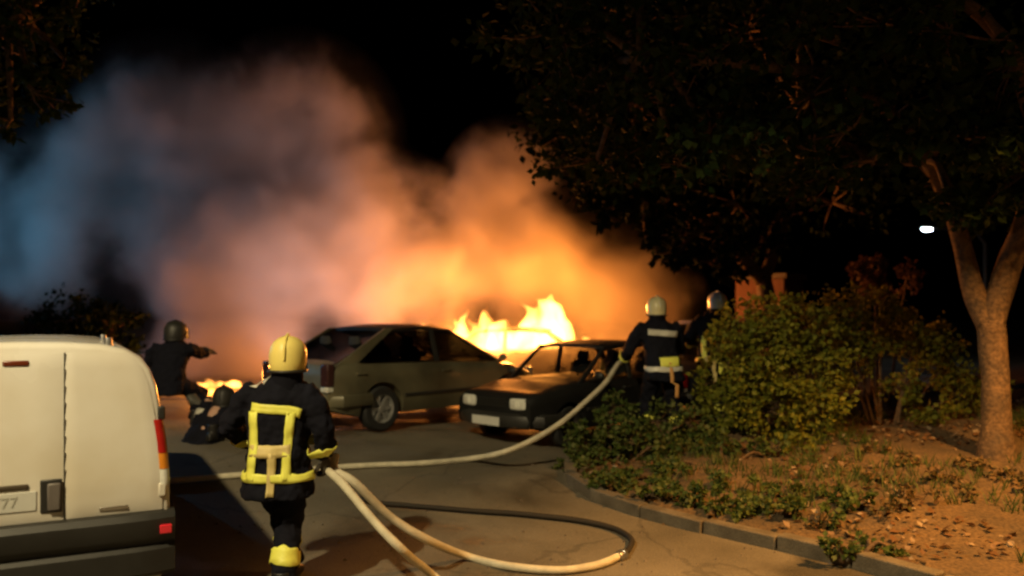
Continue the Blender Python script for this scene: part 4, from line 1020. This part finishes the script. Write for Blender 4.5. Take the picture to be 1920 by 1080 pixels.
# unseen floodlight added behind the silver car to tint the smoke mauve
fx, fy = -3.72, 14.4; fl = thing('added_floodlight', 'added unseen floodlight on a tripod tinting the smoke behind the silver hatchback', 'floodlight', (fx, fy, gzr(fx, fy)), 0)
MB().tube([(0, 0, .25), (0, 0, .66)], .018, 8).build('mast', M_steel, fl)
for k in range(3):
    a = 2 * math.pi * k / 3 + .3; MB().tube([(0, 0, .40), (.30 * math.cos(a), .30 * math.sin(a), .01)], .012, 6).build('leg', M_steel, fl)
R = Matrix.Rotation(math.radians(-25), 3, 'X')
MB().box((0, 0, .72), (.26, .09, .18), R).build('lamp_housing', M_black_pl, fl, bevel=.01)
MB().box(Vector((0, 0, .72)) + R @ Vector((0, .05, 0)), (.22, .012, .14), R).build('lamp_glass', emit('added_flood_glow', (.8, .88, 1), 25), fl)
ld = bpy.data.lights.new('smoke_tint_light', 'SPOT'); ld.energy = 620; ld.color = (.86, .78, .92); ld.spot_size = math.radians(100); ld.spot_blend = .8; ld.shadow_soft_size = .1
lo = link(bpy.data.objects.new('smoke_tint_light', ld), fl); lo.location = (0, .14, .76); lo.rotation_euler = (math.radians(115), 0, 0)

# ------------------------------------------------------------------ fire and smoke
def flame_mat(name, strength, scale, seed, col=(1, .36, .06)):
    m = bpy.data.materials.new(name); m.use_nodes = True; nt = m.node_tree; N = nt.nodes; L = nt.links; N.remove(N['Principled BSDF'])
    tc = N.new('ShaderNodeTexCoord'); mp = N.new('ShaderNodeMapping'); mp.inputs['Scale'].default_value = (1, 1, .5); mp.inputs['Location'].default_value = (seed, seed * 2, 0)
    nz = N.new('ShaderNodeTexNoise'); nz.inputs['Scale'].default_value = scale; nz.inputs['Detail'].default_value = 3; nz.inputs['Distortion'].default_value = .8
    L.new(tc.outputs['Object'], mp.inputs[0]); L.new(mp.outputs[0], nz.inputs['Vector'])
    mr = N.new('ShaderNodeMapRange'); mr.interpolation_type = 'SMOOTHSTEP'; mr.inputs[1].default_value = .30; mr.inputs[2].default_value = .60; mr.inputs[3].default_value = .0; mr.inputs[4].default_value = strength
    L.new(nz.outputs['Fac'], mr.inputs[0])
    em = N.new('ShaderNodeEmission'); em.inputs[0].default_value = (*col, 1); L.new(mr.outputs[0], em.inputs[1])
    L.new(em.outputs[0], N['Material Output'].inputs['Volume']); m.cycles.volume_step_rate = .25
    return m
FIRE_COL = (1, .30, .045)
def flame(label, base, wdt, hgt, strength, power, seed, nt=7):
    random.seed(seed); t = thing('flame', label, 'fire', tuple(base), 0, None); mb = MB()
    for k in range(nt):
        x = random.uniform(-.5, .5) * wdt; y = random.uniform(-.25, .25) * wdt; h = hgt * random.uniform(.3, 1.0) * (1 - .5 * abs(x) / wdt * 2 * .6); r = wdt * random.uniform(.16, .28)
        pth = [Vector((x + .25 * wdt * mnoise.noise((i * .7, k * 3.1, seed)) * i / 4, y, h * i / 6)) for i in range(7)]
        mb.tube(pth, [r * q for q in (.55, .95, 1.0, .82, .55, .3, .06)], 12)
    o = mb.build('flame_body', flame_mat('flame_' + str(seed), strength, 3.4, seed), t, sharp=180); remesh(o, max(.03, wdt * .035), 14, .6)
    ld = bpy.data.lights.new('fire_light', 'POINT'); ld.energy = power; ld.color = FIRE_COL; ld.shadow_soft_size = wdt * .25
    lo = link(bpy.data.objects.new('fire_light', ld), t); lo.location = (0, -.45, hgt * .66)
    return t
flame('tall white-hot flames bursting from the burnt car', at(1000, 668, 17.3), 1.45, 2.0, 30, 900, 41, 13)
flame('bright yellow flames beside the sprung bonnet of the burnt car', at(890, 664, 17.2), .85, 1.55, 28, 560, 42, 9)
flame('small flame licking over the black hatchback roof', at(1094, 648, 16.6), .36, .42, 40, 260, 43, 5)
flame('thin flame edge just above the roof of the silver hatchback', at(802, 630, 16.9), .40, .40, 30, 480, 44, 5)
p = on_ground(366, 742); flame('low flames burning on the ground beyond the crouching firefighter', (p.x, p.y + 1.2, gzr(p.x, p.y + 1.2) - .0), .75, .30, 26, 280, 45, 7)

PUFFS = [  # centre, half-axes (x, y, z), weight
    (at(1050, 530, 19.5), (2.9, 2.3, 2.1), 1.0), (at(950, 400, 19.6), (2.0, 2.0, 2.5), .9), (at(1190, 560, 19.0), (1.9, 1.8, 1.3), .9),
    (at(960, 675, 17.0), (4.4, 1.7, .95), .75), (at(690, 490, 18.5), (3.4, 2.4, 2.8), 1.0), (at(430, 500, 18.0), (3.0, 2.4, 2.6), .9),
    (at(560, 260, 18.8), (2.7, 2.2, 2.7), .85), (at(320, 270, 18.8), (2.8, 2.2, 2.8), .85), (at(50, 420, 18.8), (3.4, 2.3, 3.0), .7), (at(430, 690, 17.2), (3.4, 1.7, 1.2), .85)]
def smoke_mat():
    m = bpy.data.materials.new('smoke'); m.use_nodes = True; nt = m.node_tree; N = nt.nodes; L = nt.links; N.remove(N['Principled BSDF'])
    tc = N.new('ShaderNodeTexCoord')
    def math_(op, a, b):
        q = N.new('ShaderNodeMath'); q.operation = op
        for k, x in enumerate((a, b)):
            if isinstance(x, (int, float)): q.inputs[k].default_value = x
            else: L.new(x, q.inputs[k])
        return q.outputs[0]
    env = None
    for (c, r, wt) in PUFFS:
        mp = N.new('ShaderNodeMapping'); mp.vector_type = 'TEXTURE'; mp.inputs['Location'].default_value = c; mp.inputs['Scale'].default_value = r
        L.new(tc.outputs['Object'], mp.inputs[0]); gr = N.new('ShaderNodeTexGradient'); gr.gradient_type = 'SPHERICAL'; L.new(mp.outputs[0], gr.inputs[0])
        v_ = math_('MULTIPLY', gr.outputs['Fac'], wt); env = v_ if env is None else math_('ADD', env, v_)
    nz = N.new('ShaderNodeTexNoise'); nz.inputs['Scale'].default_value = .55; nz.inputs['Detail'].default_value = 5; nz.inputs['Roughness'].default_value = .56; nz.inputs['Distortion'].default_value = .25
    L.new(tc.outputs['Object'], nz.inputs['Vector'])
    e2 = math_('ADD', env, math_('MULTIPLY', math_('SUBTRACT', nz.outputs['Fac'], .5), 1.8))
    mr = N.new('ShaderNodeMapRange'); mr.interpolation_type = 'SMOOTHSTEP'; mr.inputs[1].default_value = .12; mr.inputs[2].default_value = .80; mr.inputs[3].default_value = .02; mr.inputs[4].default_value = 1.35
    L.new(e2, mr.inputs[0])
    dn = math_('MULTIPLY', mr.outputs[0], math_('MINIMUM', math_('MULTIPLY', env, 4.0), 1.0))
    pv = N.new('ShaderNodeVolumePrincipled'); pv.inputs['Color'].default_value = (.78, .72, .68, 1); pv.inputs['Anisotropy'].default_value = .1
    L.new(dn, pv.inputs['Density']); L.new(pv.outputs[0], N['Material Output'].inputs['Volume'])
    m.cycles.volume_step_rate = .22
    return m
sm = MB()
for (c, r, wt) in PUFFS:
    sm.ball(c, tuple(q * .97 for q in r), 24, 15)
o = sm.build('smoke', smoke_mat(), None, sharp=180); remesh(o, .22, 3, .5); o['kind'] = 'stuff'; tag(o, 'thick billowing smoke glowing orange over the burning car', 'smoke')
